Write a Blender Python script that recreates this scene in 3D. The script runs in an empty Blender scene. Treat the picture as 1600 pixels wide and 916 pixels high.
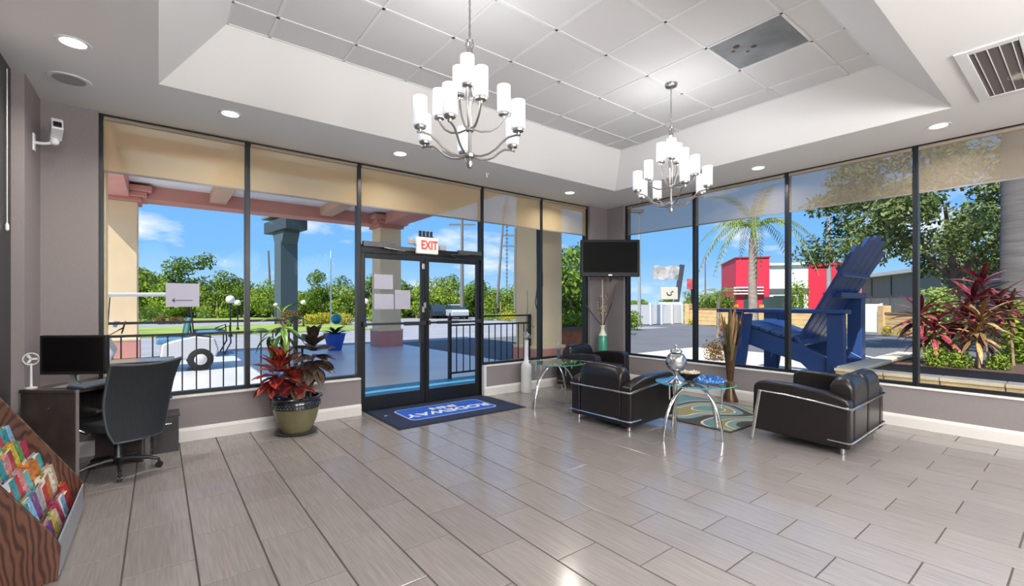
import bpy, bmesh, math, random
from math import sin, cos, pi, radians, atan2, sqrt
from mathutils import Vector, Matrix, Quaternion, noise
random.seed(7)
SC = bpy.context.scene
COL = SC.collection

# ------------------------------------------------------------------ camera
YAW = math.atan(552/710.)
cd = bpy.data.cameras.new('camera'); cam = bpy.data.objects.new('camera', cd); COL.objects.link(cam)
cam.location = (0, 0, 1.39); cam.rotation_euler = (pi/2, 0, -YAW)
cd.sensor_width = 36; cd.lens = 710/1600*36; cd.shift_y = (475-458)/1600.; cd.clip_start = .05; cd.clip_end = 600
SC.camera = cam
SC.view_settings.view_transform = 'Standard'; SC.view_settings.look = 'None'
SC.view_settings.gamma = 1; SC.view_settings.use_curve_mapping = False
SC.view_settings.exposure = 0.40
SC.cycles.use_denoising = True
SC.cycles.max_bounces = 10; SC.cycles.diffuse_bounces = 4; SC.cycles.glossy_bounces = 4
SC.cycles.transparent_max_bounces = 24; SC.cycles.transmission_bounces = 6
SC.cycles.sample_clamp_indirect = 6; SC.cycles.caustics_reflective = False; SC.cycles.caustics_refractive = False

# ------------------------------------------------------------------ sky
W = bpy.data.worlds.new('sky'); SC.world = W; W.use_nodes = True
n = W.node_tree.nodes; l = W.node_tree.links; n.clear()
out = n.new('ShaderNodeOutputWorld'); bg = n.new('ShaderNodeBackground'); bg.inputs[1].default_value = .86
tc = n.new('ShaderNodeTexCoord'); sp = n.new('ShaderNodeSeparateXYZ'); l.new(tc.outputs['Generated'], sp.inputs[0])
cr = n.new('ShaderNodeValToRGB'); e = cr.color_ramp.elements
e[0].position = 0.0; e[0].color = (.44, .68, .97, 1); e[1].position = 1.0; e[1].color = (.09, .25, .68, 1)
x = e.new(.10); x.color = (.21, .50, .94, 1)
x = e.new(.32); x.color = (.13, .38, .86, 1)
l.new(sp.outputs[2], cr.inputs[0])
mp = n.new('ShaderNodeMapping'); mp.inputs['Scale'].default_value = (3.2, 3.2, 9.0); mp.inputs['Location'].default_value = (1.3, .4, .2)
l.new(tc.outputs['Generated'], mp.inputs[0])
nz = n.new('ShaderNodeTexNoise'); nz.inputs['Scale'].default_value = 1.5; nz.inputs['Detail'].default_value = 8; nz.inputs['Roughness'].default_value = .55
l.new(mp.outputs[0], nz.inputs[0])
rr = n.new('ShaderNodeMapRange'); rr.inputs[1].default_value = .545; rr.inputs[2].default_value = .70; rr.inputs[3].default_value = 0; rr.inputs[4].default_value = .9
l.new(nz.outputs[0], rr.inputs[0])
mx = n.new('ShaderNodeMix'); mx.data_type = 'RGBA'; mx.inputs[7].default_value = (.95, .97, 1.0, 1)
l.new(rr.outputs[0], mx.inputs[0]); l.new(cr.outputs[0], mx.inputs[6]); l.new(mx.outputs[2], bg.inputs[0]); l.new(bg.outputs[0], out.inputs[0])

# ------------------------------------------------------------------ sun
sd = bpy.data.lights.new('sun', 'SUN'); sd.energy = 5.6; sd.angle = .009; sd.color = (1.0, .955, .88)
sun = bpy.data.objects.new('sun', sd); COL.objects.link(sun)
sun.rotation_euler = Vector((-.60, -.20, .77)).to_track_quat('Z', 'Y').to_euler()
DOWN_W, FILL_GLOBE, BULB_W = 14.0, 24.0, 1.1      # watts: downlights, added fill globes, chandelier bulbs

# ------------------------------------------------------------------ helpers
MATS = {}
def mat(name, col, rough=.6, metal=0, spec=.5, var=0, vscale=8, stretch=(1,1,1), bump=0, bscale=60, rnd=0, emit=None, trans=0, coat=0, island=None):
    if name in MATS: return MATS[name]
    m = bpy.data.materials.new(name); m.use_nodes = True; MATS[name] = m
    n = m.node_tree.nodes; l = m.node_tree.links; p = n['Principled BSDF']
    p.inputs['Base Color'].default_value = (*col, 1); p.inputs['Roughness'].default_value = rough
    p.inputs['Metallic'].default_value = metal; p.inputs['Specular IOR Level'].default_value = spec
    if coat: p.inputs['Coat Weight'].default_value = coat; p.inputs['Coat Roughness'].default_value = .08
    src = None
    if island:
        g = n.new('ShaderNodeNewGeometry'); r = n.new('ShaderNodeValToRGB'); r.color_ramp.interpolation = 'CONSTANT' if len(island) > 4 else 'LINEAR'
        el = r.color_ramp.elements
        while len(el) < len(island): el.new(.5)
        for i, c in enumerate(island): el[i].position = i/(len(island) if len(island) > 4 else max(1, len(island)-1)); el[i].color = (*c, 1)
        l.new(g.outputs['Random Per Island'], r.inputs[0]); src = r.outputs[0]
    if var or rnd:
        hs = n.new('ShaderNodeHueSaturation'); hs.inputs['Color'].default_value = (*col, 1)
        if src: l.new(src, hs.inputs['Color'])
        fac = None
        if var:
            tc = n.new('ShaderNodeTexCoord'); mp = n.new('ShaderNodeMapping'); mp.inputs['Scale'].default_value = stretch
            nz = n.new('ShaderNodeTexNoise'); nz.inputs['Scale'].default_value = vscale; nz.inputs['Detail'].default_value = 5
            l.new(tc.outputs['Object'], mp.inputs[0]); l.new(mp.outputs[0], nz.inputs[0])
            mr = n.new('ShaderNodeMapRange'); mr.inputs[1].default_value = .3; mr.inputs[2].default_value = .7
            mr.inputs[3].default_value = 1-var; mr.inputs[4].default_value = 1+var; l.new(nz.outputs[0], mr.inputs[0]); fac = mr.outputs[0]
        if rnd:
            oi = n.new('ShaderNodeObjectInfo'); m2 = n.new('ShaderNodeMapRange'); m2.inputs[3].default_value = 1-rnd; m2.inputs[4].default_value = 1+rnd
            l.new(oi.outputs['Random'], m2.inputs[0])
            if fac:
                mu = n.new('ShaderNodeMath'); mu.operation = 'MULTIPLY'; l.new(fac, mu.inputs[0]); l.new(m2.outputs[0], mu.inputs[1]); fac = mu.outputs[0]
                ad = n.new('ShaderNodeVectorMath'); ad.operation = 'ADD'; l.new(tc.outputs['Object'], ad.inputs[0]); 
                sc_ = n.new('ShaderNodeMath'); sc_.operation = 'MULTIPLY'; sc_.inputs[1].default_value = 37; l.new(oi.outputs['Random'], sc_.inputs[0])
                cb = n.new('ShaderNodeCombineXYZ'); l.new(sc_.outputs[0], cb.inputs[0]); l.new(sc_.outputs[0], cb.inputs[1]); l.new(cb.outputs[0], ad.inputs[1]); l.new(ad.outputs[0], mp.inputs[0])
            else: fac = m2.outputs[0]
        l.new(fac, hs.inputs['Value']); src = hs.outputs[0]
    if src: l.new(src, p.inputs['Base Color'])
    if bump:
        nb = n.new('ShaderNodeTexNoise'); nb.inputs['Scale'].default_value = bscale; nb.inputs['Detail'].default_value = 3
        t2 = n.new('ShaderNodeTexCoord'); l.new(t2.outputs['Object'], nb.inputs[0])
        b = n.new('ShaderNodeBump'); b.inputs['Strength'].default_value = bump; b.inputs['Distance'].default_value = .004
        l.new(nb.outputs[0], b.inputs['Height']); l.new(b.outputs[0], p.inputs['Normal'])
    if emit: p.inputs['Emission Color'].default_value = (*emit[0], 1); p.inputs['Emission Strength'].default_value = emit[1]
    if trans:
        o = n['Material Output']; t = n.new('ShaderNodeBsdfTranslucent'); ms = n.new('ShaderNodeMixShader'); ms.inputs[0].default_value = trans
        if src: l.new(src, t.inputs[0])
        else: t.inputs[0].default_value = (*col, 1)
        l.new(p.outputs[0], ms.inputs[1]); l.new(t.outputs[0], ms.inputs[2]); l.new(ms.outputs[0], o.inputs[0])
    return m

def glassmat(name, tint=(.93, .97, .96), refl=.06, rough=.02, top=.9):
    if name in MATS: return MATS[name]
    m = bpy.data.materials.new(name); m.use_nodes = True; MATS[name] = m
    n = m.node_tree.nodes; l = m.node_tree.links; n.clear(); o = n.new('ShaderNodeOutputMaterial')
    t = n.new('ShaderNodeBsdfTransparent'); t.inputs[0].default_value = (*tint, 1)
    g = n.new('ShaderNodeBsdfGlossy'); g.inputs['Roughness'].default_value = rough
    lw = n.new('ShaderNodeLayerWeight'); lw.inputs[0].default_value = .5
    pw = n.new('ShaderNodeMath'); pw.operation = 'POWER'; pw.inputs[1].default_value = 4; l.new(lw.outputs['Facing'], pw.inputs[0])
    ma = n.new('ShaderNodeMapRange'); ma.inputs[3].default_value = refl; ma.inputs[4].default_value = top; l.new(pw.outputs[0], ma.inputs[0])
    ms = n.new('ShaderNodeMixShader'); l.new(ma.outputs[0], ms.inputs[0]); l.new(t.outputs[0], ms.inputs[1]); l.new(g.outputs[0], ms.inputs[2]); l.new(ms.outputs[0], o.inputs[0])
    return m

def blindmat(name, col, see=.35):
    m = bpy.data.materials.new(name); m.use_nodes = True; MATS[name] = m
    n = m.node_tree.nodes; l = m.node_tree.links; n.clear(); o = n.new('ShaderNodeOutputMaterial')
    t = n.new('ShaderNodeBsdfTransparent'); t.inputs[0].default_value = (.86, .83, .80, 1)
    d = n.new('ShaderNodeBsdfDiffuse'); d.inputs[0].default_value = (*col, 1); tl = n.new('ShaderNodeBsdfTranslucent'); tl.inputs[0].default_value = (*col, 1)
    a = n.new('ShaderNodeMixShader'); a.inputs[0].default_value = .4; l.new(d.outputs[0], a.inputs[1]); l.new(tl.outputs[0], a.inputs[2])
    b = n.new('ShaderNodeMixShader'); b.inputs[0].default_value = see; l.new(a.outputs[0], b.inputs[1]); l.new(t.outputs[0], b.inputs[2]); l.new(b.outputs[0], o.inputs[0])
    return m

class B:
    def __init__(s, org=(0, 0, 0)): s.v = []; s.f = []; s.o = Vector(org)
    def add(s, vs, fs):
        k = len(s.v); s.v += [tuple(Vector(p)-s.o) for p in vs]; s.f += [tuple(i+k for i in f) for f in fs]; return s
    def box(s, x0, y0, z0, x1, y1, z1):
        return s.add([(x0,y0,z0),(x1,y0,z0),(x1,y1,z0),(x0,y1,z0),(x0,y0,z1),(x1,y0,z1),(x1,y1,z1),(x0,y1,z1)],
                     [(3,2,1,0),(4,5,6,7),(0,1,5,4),(1,2,6,5),(2,3,7,6),(3,0,4,7)])
    def obox(s, c, size, rz=0, rx=0, ry=0):
        M = Matrix.Translation(c) @ Matrix.Rotation(rz, 4, 'Z') @ Matrix.Rotation(ry, 4, 'Y') @ Matrix.Rotation(rx, 4, 'X')
        a, b, d = [q/2 for q in size]
        return s.add([M @ Vector(q) for q in [(-a,-b,-d),(a,-b,-d),(a,b,-d),(-a,b,-d),(-a,-b,d),(a,-b,d),(a,b,d),(-a,b,d)]],
                     [(3,2,1,0),(4,5,6,7),(0,1,5,4),(1,2,6,5),(2,3,7,6),(3,0,4,7)])
    def bar(s, p, q, w, h=None):
        p = Vector(p); q = Vector(q); h = h or w; d = q-p; L = d.length; Q = d.to_track_quat('Z', 'Y')
        c = (p+q)/2; a, b, e = w/2, h/2, L/2
        return s.add([c + Q @ Vector(t) for t in [(-a,-b,-e),(a,-b,-e),(a,b,-e),(-a,b,-e),(-a,-b,e),(a,-b,e),(a,b,e),(-a,b,e)]],
                     [(3,2,1,0),(4,5,6,7),(0,1,5,4),(1,2,6,5),(2,3,7,6),(3,0,4,7)])
    def tube(s, pts, r, n=8, closed=False):
        pts = [Vector(p) for p in pts]; N = len(pts); R = r if isinstance(r, (list, tuple)) else [r]*N
        up = None; vs = []; fs = []
        for i, p in enumerate(pts):
            if closed: t = pts[(i+1) % N]-pts[i-1]
            else: t = pts[min(i+1, N-1)]-pts[max(i-1, 0)]
            t.normalize()
            if up is None: up = Vector((0, 0, 1)) if abs(t.z) < .9 else Vector((1, 0, 0))
            a = t.cross(up).normalized(); up = a.cross(t).normalized()
            for k in range(n):
                g = 2*pi*k/n; vs.append(p + (a*cos(g)+up*sin(g))*R[i])
        for i in range(N if closed else N-1):
            j = (i+1) % N
            for k in range(n): fs.append((i*n+k, i*n+(k+1) % n, j*n+(k+1) % n, j*n+k))
        if not closed: fs.append(tuple(range(n-1, -1, -1))); fs.append(tuple((N-1)*n+k for k in range(n)))
        return s.add(vs, fs)
    def lathe(s, prof, c=(0, 0, 0), n=24, cap=True):
        vs = []; fs = []; c = Vector(c)
        for r, z in prof:
            for k in range(n): g = 2*pi*k/n; vs.append(c+Vector((r*cos(g), r*sin(g), z)))
        for i in range(len(prof)-1):
            for k in range(n): fs.append((i*n+k, i*n+(k+1) % n, (i+1)*n+(k+1) % n, (i+1)*n+k))
        if cap: fs.append(tuple(range(n-1, -1, -1))); fs.append(tuple((len(prof)-1)*n+k for k in range(n)))
        return s.add(vs, fs)
    def prism(s, poly, axis, a, b):
        """poly of (u,v); axis 'x': (a..b, u, v); 'y': (u, a..b, v); 'z': (u, v, a..b)"""
        N = len(poly)
        def P(u, v, w): return {'x': (w, u, v), 'y': (u, w, v), 'z': (u, v, w)}[axis]
        vs = [P(u, v, a) for u, v in poly]+[P(u, v, b) for u, v in poly]
        fs = [tuple(range(N-1, -1, -1)), tuple(range(N, 2*N))]+[(i, (i+1) % N, N+(i+1) % N, N+i) for i in range(N)]
        return s.add(vs, fs)
    def ball(s, c, r, n=12, sq=(1, 1, 1)):
        prof = []; c = Vector(c); vs = []; fs = []; m = n//2
        vs.append(c+Vector((0, 0, -r*sq[2])))
        for i in range(1, m):
            t = -pi/2+pi*i/m
            for k in range(n): g = 2*pi*k/n; vs.append(c+Vector((r*cos(t)*cos(g)*sq[0], r*cos(t)*sin(g)*sq[1], r*sin(t)*sq[2])))
        vs.append(c+Vector((0, 0, r*sq[2]))); last = len(vs)-1
        for k in range(n): fs.append((0, 1+(k+1) % n, 1+k)); fs.append((last, last-n+k, last-n+(k+1) % n))
        for i in range(m-2):
            for k in range(n): fs.append((1+i*n+k, 1+i*n+(k+1) % n, 1+(i+1)*n+(k+1) % n, 1+(i+1)*n+k))
        return s.add(vs, fs)
    def mesh(s, name):
        me = bpy.data.meshes.new(name); me.from_pydata(s.v, [], s.f)
        bm = bmesh.new(); bm.from_mesh(me); bmesh.ops.recalc_face_normals(bm, faces=bm.faces); bm.to_mesh(me); bm.free(); return me
    def obj(s, name, m, parent=None, smooth=False, bevel=0, seg=2, kind=None, label=None, recalc=True):
        me = s.mesh(name) if recalc else None
        if me is None: me = bpy.data.meshes.new(name); me.from_pydata(s.v, [], s.f)
        me.materials.append(m)
        if smooth or bevel:
            for p in me.polygons: p.use_smooth = True
        o = bpy.data.objects.new(name, me); COL.objects.link(o)
        if parent: o.parent = parent
        if bevel:
            b = o.modifiers.new('bevel', 'BEVEL'); b.width = bevel; b.segments = seg; b.limit_method = 'ANGLE'; b.angle_limit = radians(35); b.harden_normals = False
            if smooth == 'w' or True:
                w = o.modifiers.new('wn', 'WEIGHTED_NORMAL'); w.keep_sharp = False
        elif smooth:
            bm = bmesh.new(); bm.from_mesh(me)
            for ed in bm.edges:
                if len(ed.link_faces) == 2 and ed.calc_face_angle(0) > radians(42): ed.smooth = False
            bm.to_mesh(me); bm.free()
        if kind: o['kind'] = kind
        if label: o['label'] = label
        return o

def tag(o, label, cat, group=None):
    o['label'] = label; o['category'] = cat
    if group: o['group'] = group
    return o
def thing(name, label, cat, loc=(0, 0, 0), rz=0, group=None):
    o = bpy.data.objects.new(name, None); COL.objects.link(o); o.location = loc; o.rotation_euler = (0, 0, rz)
    o.empty_display_size = .1
    return tag(o, label, cat, group)
def clone(root, loc, rz=None, label=None, group=None, scale=None):
    r = root.copy(); COL.objects.link(r); r.location = loc
    if rz is not None: r.rotation_euler = (0, 0, rz)
    if scale: r.scale = scale if isinstance(scale, tuple) else (scale,)*3
    if label: r['label'] = label
    if group: r['group'] = group
    for ch in list(root.children):
        c = ch.copy(); COL.objects.link(c); c.parent = r
        for g in list(ch.children):
            d = g.copy(); COL.objects.link(d); d.parent = c
    return r
def struct(b, name, m, parent=None, **k):
    o = b.obj(name, m, parent, **k)
    if not parent: o['kind'] = 'structure'
    return o
def arc(p0, p1, p2, n=8):
    p0, p1, p2 = Vector(p0), Vector(p1), Vector(p2)
    return [p0*(1-t)**2+p1*2*t*(1-t)+p2*t*t for t in [i/n for i in range(n+1)]]
def inst(me, name, parent, loc, d=None, roll=0, s=1, m=None):
    o = bpy.data.objects.new(name, me); COL.objects.link(o); o.parent = parent; o.location = loc
    if d is not None:
        q = Vector(d).to_track_quat('Y', 'Z'); o.rotation_mode = 'QUATERNION'; o.rotation_quaternion = q @ Quaternion((0, 1, 0), roll)
    o.scale = (s, s, s) if not isinstance(s, tuple) else s
    return o
def text(body, name, m, parent, loc, rot, size, extrude=.002, sx=1, bold=0):
    c = bpy.data.curves.new(name, 'FONT'); c.body = body; c.size = size; c.extrude = extrude; c.align_x = 'CENTER'; c.align_y = 'CENTER'; c.offset = bold
    c.materials.append(m); tmp = bpy.data.objects.new(name, c); COL.objects.link(tmp); dg = bpy.context.evaluated_depsgraph_get(); me = bpy.data.meshes.new_from_object(tmp.evaluated_get(dg)); bpy.data.objects.remove(tmp)
    me.materials.clear(); me.materials.append(m); o = bpy.data.objects.new(name, me); COL.objects.link(o); o.parent = parent; o.location = loc; o.rotation_euler = rot; o.scale = (sx, 1, 1); return o

# ------------------------------------------------------------------ materials
M_tile = mat('floor_tile', (.250, .227, .215), .17, var=.13, vscale=5, stretch=(16, .7, 1), rnd=.05, spec=.45, bump=.06, bscale=30)
M_grout = mat('dark_grout', (.07, .06, .055), .9)
M_ceil = mat('white_paint', (.86, .85, .83), .85)
M_ctile = mat('ceiling_tile', (.80, .79, .775), .9, bump=.25, bscale=160, rnd=.02)
M_grid = mat('ceiling_grid_white', (.85, .85, .84), .6)
M_wall = mat('taupe_wallcovering', (.25, .222, .222), .75, var=.05, vscale=30, stretch=(6, 6, .6), bump=.1, bscale=120)
M_trim = mat('white_trim', (.74, .72, .69), .45)
M_blk = mat('dark_bronze_frame', (.014, .016, .018), .32, metal=.3)
M_glass = glassmat('window_glass', (.985, .992, .995), .001, top=.16)
M_blind = blindmat('tan_roller_shade', (.74, .60, .38), .52)
M_chrome = mat('chrome', (.75, .74, .72), .12, metal=1)
M_nickel = mat('brushed_nickel', (.46, .43, .40), .28, metal=1)
M_leather = mat('espresso_leather', (.012, .0095, .0095), .30, spec=.5, var=.15, vscale=14, bump=.12, bscale=140)
M_blkpl = mat('black_plastic', (.012, .012, .014), .4)
M_white = mat('white_plastic', (.8, .8, .8), .4)
M_lamp = mat('lamp_lens', (1, .96, .88), .5, emit=((1, .93, .80), 3.0))

X0, X1, Y0, Y1, ZC = -.90, 6.66, -4.0, 5.65, 3.17
# ------------------------------------------------------------------ floor
fl = B(); fl.box(X0-.1, Y0-.1, -.12, X1+.1, Y1+.18, -.004)
floor = struct(fl, 'floor', M_grout)
TW, TL = .309, .609; G = .0040
tcache = {}
def tilemesh(w, h):
    k = (round(w, 3), round(h, 3))
    if k not in tcache:
        b = B(); e = .0018; a, c = w/2-G, h/2-G
        b.add([(-a,-c,-.008),(a,-c,-.008),(a,c,-.008),(-a,c,-.008),(-a,-c,-e),(a,-c,-e),(a,c,-e),(-a,c,-e),(-a+e,-c+e,0),(a-e,-c+e,0),(a-e,c-e,0),(-a+e,c-e,0)],
              [(0,1,5,4),(1,2,6,5),(2,3,7,6),(3,0,4,7),(4,5,9,8),(5,6,10,9),(6,7,11,10),(7,4,8,11),(8,9,10,11)])
        me = b.mesh('tile'); me.materials.append(M_tile); tcache[k] = me
    return tcache[k]
rest = B()
for k in range(-4, 22):
    xa = .160+TW*k; xb = xa+TW; xa = max(xa, X0); xb = min(xb, X1)
    if xb-xa < .02: continue
    off = 2.706 if k % 2 == 0 else 3.0105
    for j in range(-13, 6):
        ya = off+TL*j; yb = ya+TL
        top = 5.83 if (xa > 2.0 and xb < 3.95) else Y1
        ya = max(ya, Y0); yb = min(yb, top)
        if yb-ya < .02: continue
        cx, cy, w, h = (xa+xb)/2, (ya+yb)/2, xb-xa, yb-ya
        if yb > .02 and cy > .55*(abs(cx)-2.5)-.9: inst(tilemesh(w, h), 'tile', floor, (cx, cy, 0))
        else: rest.box(cx-w/2+G, cy-h/2+G, -.008, cx+w/2-G, cy+h/2-G, 0)
rest.obj('tile_field', M_tile, floor, kind='stuff')
struct(B().box(2.02, 5.79, 0, 3.84, 5.88, .016), 'trim_1', mat('aluminium_threshold', (.4, .4, .4), .35, metal=.9))

# ------------------------------------------------------------------ ceiling with raised tray
TX0, TX1, TY0, TY1 = 0.0, 5.68, .80, 4.66          # lower rim of the tray
UX0, UX1, UY0, UY1, ZU = .43, 5.33, 1.25, 4.27, 3.63
c = B(); E0, E1, F0, F1 = X0-.15, X1+.15, Y0-.15, Y1+.2
V = [(E0,F0,ZC),(E1,F0,ZC),(E1,F1,ZC),(E0,F1,ZC),(TX0,TY0,ZC),(TX1,TY0,ZC),(TX1,TY1,ZC),(TX0,TY1,ZC),(UX0,UY0,ZU),(UX1,UY0,ZU),(UX1,UY1,ZU),(UX0,UY1,ZU)]
c.add(V, [(0,4,5,1),(1,5,6,2),(2,6,7,3),(3,7,4,0),(4,8,9,5),(5,9,10,6),(6,10,11,7),(7,11,8,4)])
ceiling = struct(c, 'ceiling', M_ceil, recalc=False)
gb = B(); gx = [UX0]+[.737+.61*k for k in range(8)]+[UX1]; gy = [UY0]+[1.49+.61*k for k in range(5)]+[UY1]
for i in range(len(gx)-1):
    for j in range(len(gy)-1):
        w, h = gx[i+1]-gx[i], gy[j+1]-gy[j]
        if w < .05 or h < .05: continue
        if i == 6 and j == 1: continue                # the opened bay (bare panel, built below)
        z = ZU+.004; b = B((gx[i]+w/2, gy[j]+h/2, z)); q = .012
        b.box(gx[i]+q, gy[j]+q, z, gx[i+1]-q, gy[j+1]-q, z+.015)
        t = b.obj('ceiling_tile', M_ctile, ceiling); t.location = (gx[i]+w/2, gy[j]+h/2, z)
for xx in gx: gb.box(xx-.012, UY0, ZU-.002, xx+.012, UY1, ZU+.02)
for yy in gy: gb.box(UX0, yy-.012, ZU-.002, UX1, yy+.012, ZU+.02)
gb.obj('ceiling_grid', M_grid, ceiling, kind='stuff')
m = mat('stained_grey_panel', (.26, .28, .29), .5, var=.25, vscale=3.5)
B().box(gx[6]+.012, gy[1]+.012, ZU+.006, gx[7]-.012, gy[2]-.012, ZU+.02).obj('bare_panel', m, ceiling, label='grey stained metal panel filling one ceiling bay')
sb = B((4.1, 1.85, ZU)); 
for (sx, sy, r) in ((3.98, 1.93, .028), (4.03, 1.98, .018), (4.09, 1.83, .026), (4.13, 1.90, .016)): sb.lathe([(r, 0), (r*.6, .003)], (sx, sy, ZU+.0035), 10)
so = sb.obj('stain', mat('brown_stain', (.10, .07, .04), .8), ceiling); so.location = (4.1, 1.85, ZU)
# roof slab above (keeps the sun out), with overhangs added to stop sun reaching the glass
struct(B().box(X0-.2, Y0-.2, 3.72, X1+.1, Y1+.15, 3.9), 'roof', mat('roof_top', (.5, .5, .5), .8))
ev = B(); ev.box(X1+.12, Y0-.2, 3.42, 7.95, 7.0, 3.75); ev.box(X0-.4, Y1+.22, 3.42, X1+.12, 5.98, 3.75); ev.box(-2.7, Y0-.2, 3.42, X0-.2, Y1+.2, 3.75)
struct(ev, 'added_eave', mat('added_eave_stucco', (.62, .52, .38), .85))

# ------------------------------------------------------------------ walls
def wallseg(x0, y0, z0, x1, y1, z1, name): return struct(B().box(x0, y0, z0, x1, y1, z1), name, M_wall)
SILL = .462
fw = B(); fw.box(-.44, Y1, 0, 2.0, Y1+.17, SILL-.02); fw.box(3.86, Y1, 0, X1+.17, Y1+.17, SILL-.02); fw.box(X0, Y1, 0, -.44, Y1+.17, ZC); fw.box(6.19, Y1, SILL-.02, X1+.17, Y1+.17, ZC)
struct(fw, 'wall_front', M_wall)
rw = B(); rw.box(X1, Y0, 0, X1+.17, Y1, SILL-.02); rw.box(X1, 5.27, SILL-.02, X1+.17, Y1, ZC); rw.box(X1, Y0, SILL-.02, X1+.17, -1.45, ZC)
struct(rw, 'wall_right', M_wall)
lw = B(); lw.box(X0-.15, Y0, 0, X0, Y1+.17, ZC)
struct(lw, 'wall_left', M_wall)
struct(B().box(X0, 5.06, 0, -.815, Y1, ZC), 'wall_pier', M_wall)
struct(B().box(X0-.15, Y0-.15, 0, X1+.17, Y0, ZC), 'wall_back', M_wall)
# sills and trims
s = B(); s.box(-.44, Y1-.012, SILL-.02, 2.0, Y1+.17, SILL); struct(s, 'trim_2', M_trim, bevel=.004)
s = B(); s.box(3.86, Y1-.012, SILL-.02, 6.19, Y1+.17, SILL); struct(s, 'trim_3', M_trim, bevel=.004)
s = B(); s.box(X1-.012, -1.45, SILL-.02, X1+.17, 5.27, SILL); struct(s, 'trim_4', M_trim, bevel=.004)
s = B(); s.box(3.862, Y1-.006, 0, 3.90, Y1+.0, SILL-.02); s.box(3.856, Y1-.006, 0, 3.862, Y1+.15, SILL-.02); struct(s, 'trim_5', M_trim)
def base(b, p, q, nx, ny):
    """moulded baseboard from p to q, inward normal (nx,ny)"""
    prof = [(0, 0), (.016, 0), (.016, .105), (.011, .125), (.006, .138), (0, .138)]
    P = [(p[0]+nx*a, p[1]+ny*a, z) for a, z in prof]; Q = [(q[0]+nx*a, q[1]+ny*a, z) for a, z in prof]; N = len(prof)
    b.add(P+Q, [tuple(range(N)), tuple(range(2*N-1, N-1, -1))]+[(i, (i+1) % N, N+(i+1) % N, N+i) for i in range(N)])
s = B(); base(s, (-.815, Y1), (2.0, Y1), 0, -1); base(s, (3.86, Y1), (X1, Y1), 0, -1); struct(s, 'baseboard_front', M_trim)
s = B(); base(s, (X1, Y0), (X1, Y1), -1, 0); struct(s, 'baseboard_right', M_trim)
s = B(); base(s, (X0, Y0), (X0, 5.06), 1, 0); base(s, (-.815, 5.06), (-.815, Y1), 1, 0); base(s, (X0, 5.06), (-.815, 5.06), 0, -1); struct(s, 'baseboard_left', M_trim)

# ------------------------------------------------------------------ storefront glazing
MY, MD = 5.70, .10       # front mullions' inner face, depth
FM = [-.435, .768, 1.995, 3.865, 5.06, 6.165]
wn = 0
def window(name, x0, x1, y0, y1, z0, z1, axis):
    """frame rails and one pane between two mullions"""
    root = bpy.data.objects.new(name, None); COL.objects.link(root); root['kind'] = 'structure'
    f = B(); t = .035
    if axis == 'y':
        f.box(x0, y0, z1-t, x1, y1, z1); f.box(x0, y0, z0, x1, y1, z0+t); g = B().box(x0, (y0+y1)/2-.003, z0+t, x1, (y0+y1)/2+.003, z1-t)
    else:
        f.box(x0, y0, z1-t, x1, y1, z1); f.box(x0, y0, z0, x1, y1, z0+t); g = B().box((x0+x1)/2-.003, y0, z0+t, (x0+x1)/2+.003, y1, z1-t)
    f.obj('window_frame', M_blk, root); g.obj('pane', M_glass, root); return root
for i in (0, 1, 3, 4):
    wn += 1; window('window_%d' % wn, FM[i]+.025, FM[i+1]-.025, MY+.01, MY+MD-.01, SILL, ZC, 'y')
mu = []
for i, xm in enumerate(FM):
    z0 = 0 if i in (2, 3) else SILL
    mu.append(struct(B().box(xm-.025, MY, z0, xm+.025, MY+MD, ZC), 'trim_%d' % (6+i), M_blk, bevel=.004))
RX, RD = 6.71, .10
RM = [5.245, 3.925, 2.575, 1.25, -.075, -1.40]
for i in range(5):
    wn += 1; window('window_%d' % wn, RX+.01, RX+RD-.01, RM[i+1]+.025, RM[i]-.025, SILL, ZC, 'x')
for i, ym in enumerate(RM): struct(B().box(RX, ym-.025, SILL, RX+RD, ym+.025, ZC), 'trim_%d' % (12+i), M_blk, bevel=.004)
# black frame strip; the left wall behind it is closed against the sun
lwf = B(); lwf.box(X0, 4.55, .10, X0+.014, 5.055, 3.17); 
struct(lwf, 'trim_18', M_blk)
# a frame strip with its pull cord
cordroot = tag(B((X0+.03, 4.86, 1.9)).tube([(X0+.03, 4.86, 3.1), (X0+.03, 4.86, 1.98)], .003, 6).lathe([(.004, 0), (.011, -.02), (.011, -.05), (.004, -.06)], (X0+.03, 4.86, 1.98), 10).obj('blind_cord', M_white), 'white shade pull cord hanging by the black frame at far left', 'cord'); cordroot.location = (X0+.03, 4.86, 1.9)

# double door in the third front bay
DX0, DX1, DM = 2.02, 3.84, 2.925; DY = MY
dr = bpy.data.objects.new('door_1', None); COL.objects.link(dr); dr['kind'] = 'structure'
hd = B(); hd.box(DX0, DY, 2.045, DX1, DY+MD, 2.15); hd.box(DX0, DY, ZC-.035, DX1, DY+MD, ZC); hd.obj('door_head', M_blk, dr, bevel=.003)
B().box(DX0, DY+.047, 2.15, DX1, DY+.053, ZC-.035).obj('transom_pane', M_glass, dr)
def leaf(x0, x1):
    L = bpy.data.objects.new('door_leaf', None); COL.objects.link(L); L.parent = dr
    f = B(); ya, yb = DY+.03, DY+.075; st = .058
    f.box(x0, ya, .02, x0+st, yb, 2.04); f.box(x1-st, ya, .02, x1, yb, 2.04); f.box(x0+st, ya, 1.98, x1-st, yb, 2.04); f.box(x0+st, ya, .02, x1-st, yb, .20)
    f.obj('leaf_frame', M_blk, L, bevel=.003)
    B().box(x0+st, DY+.05, .20, x1-st, DY+.056, 1.98).obj('pane', M_glass, L)
    return L
L1 = leaf(DX0+.004, DM-.004); L2 = leaf(DM+.004, DX1-.004)
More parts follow.
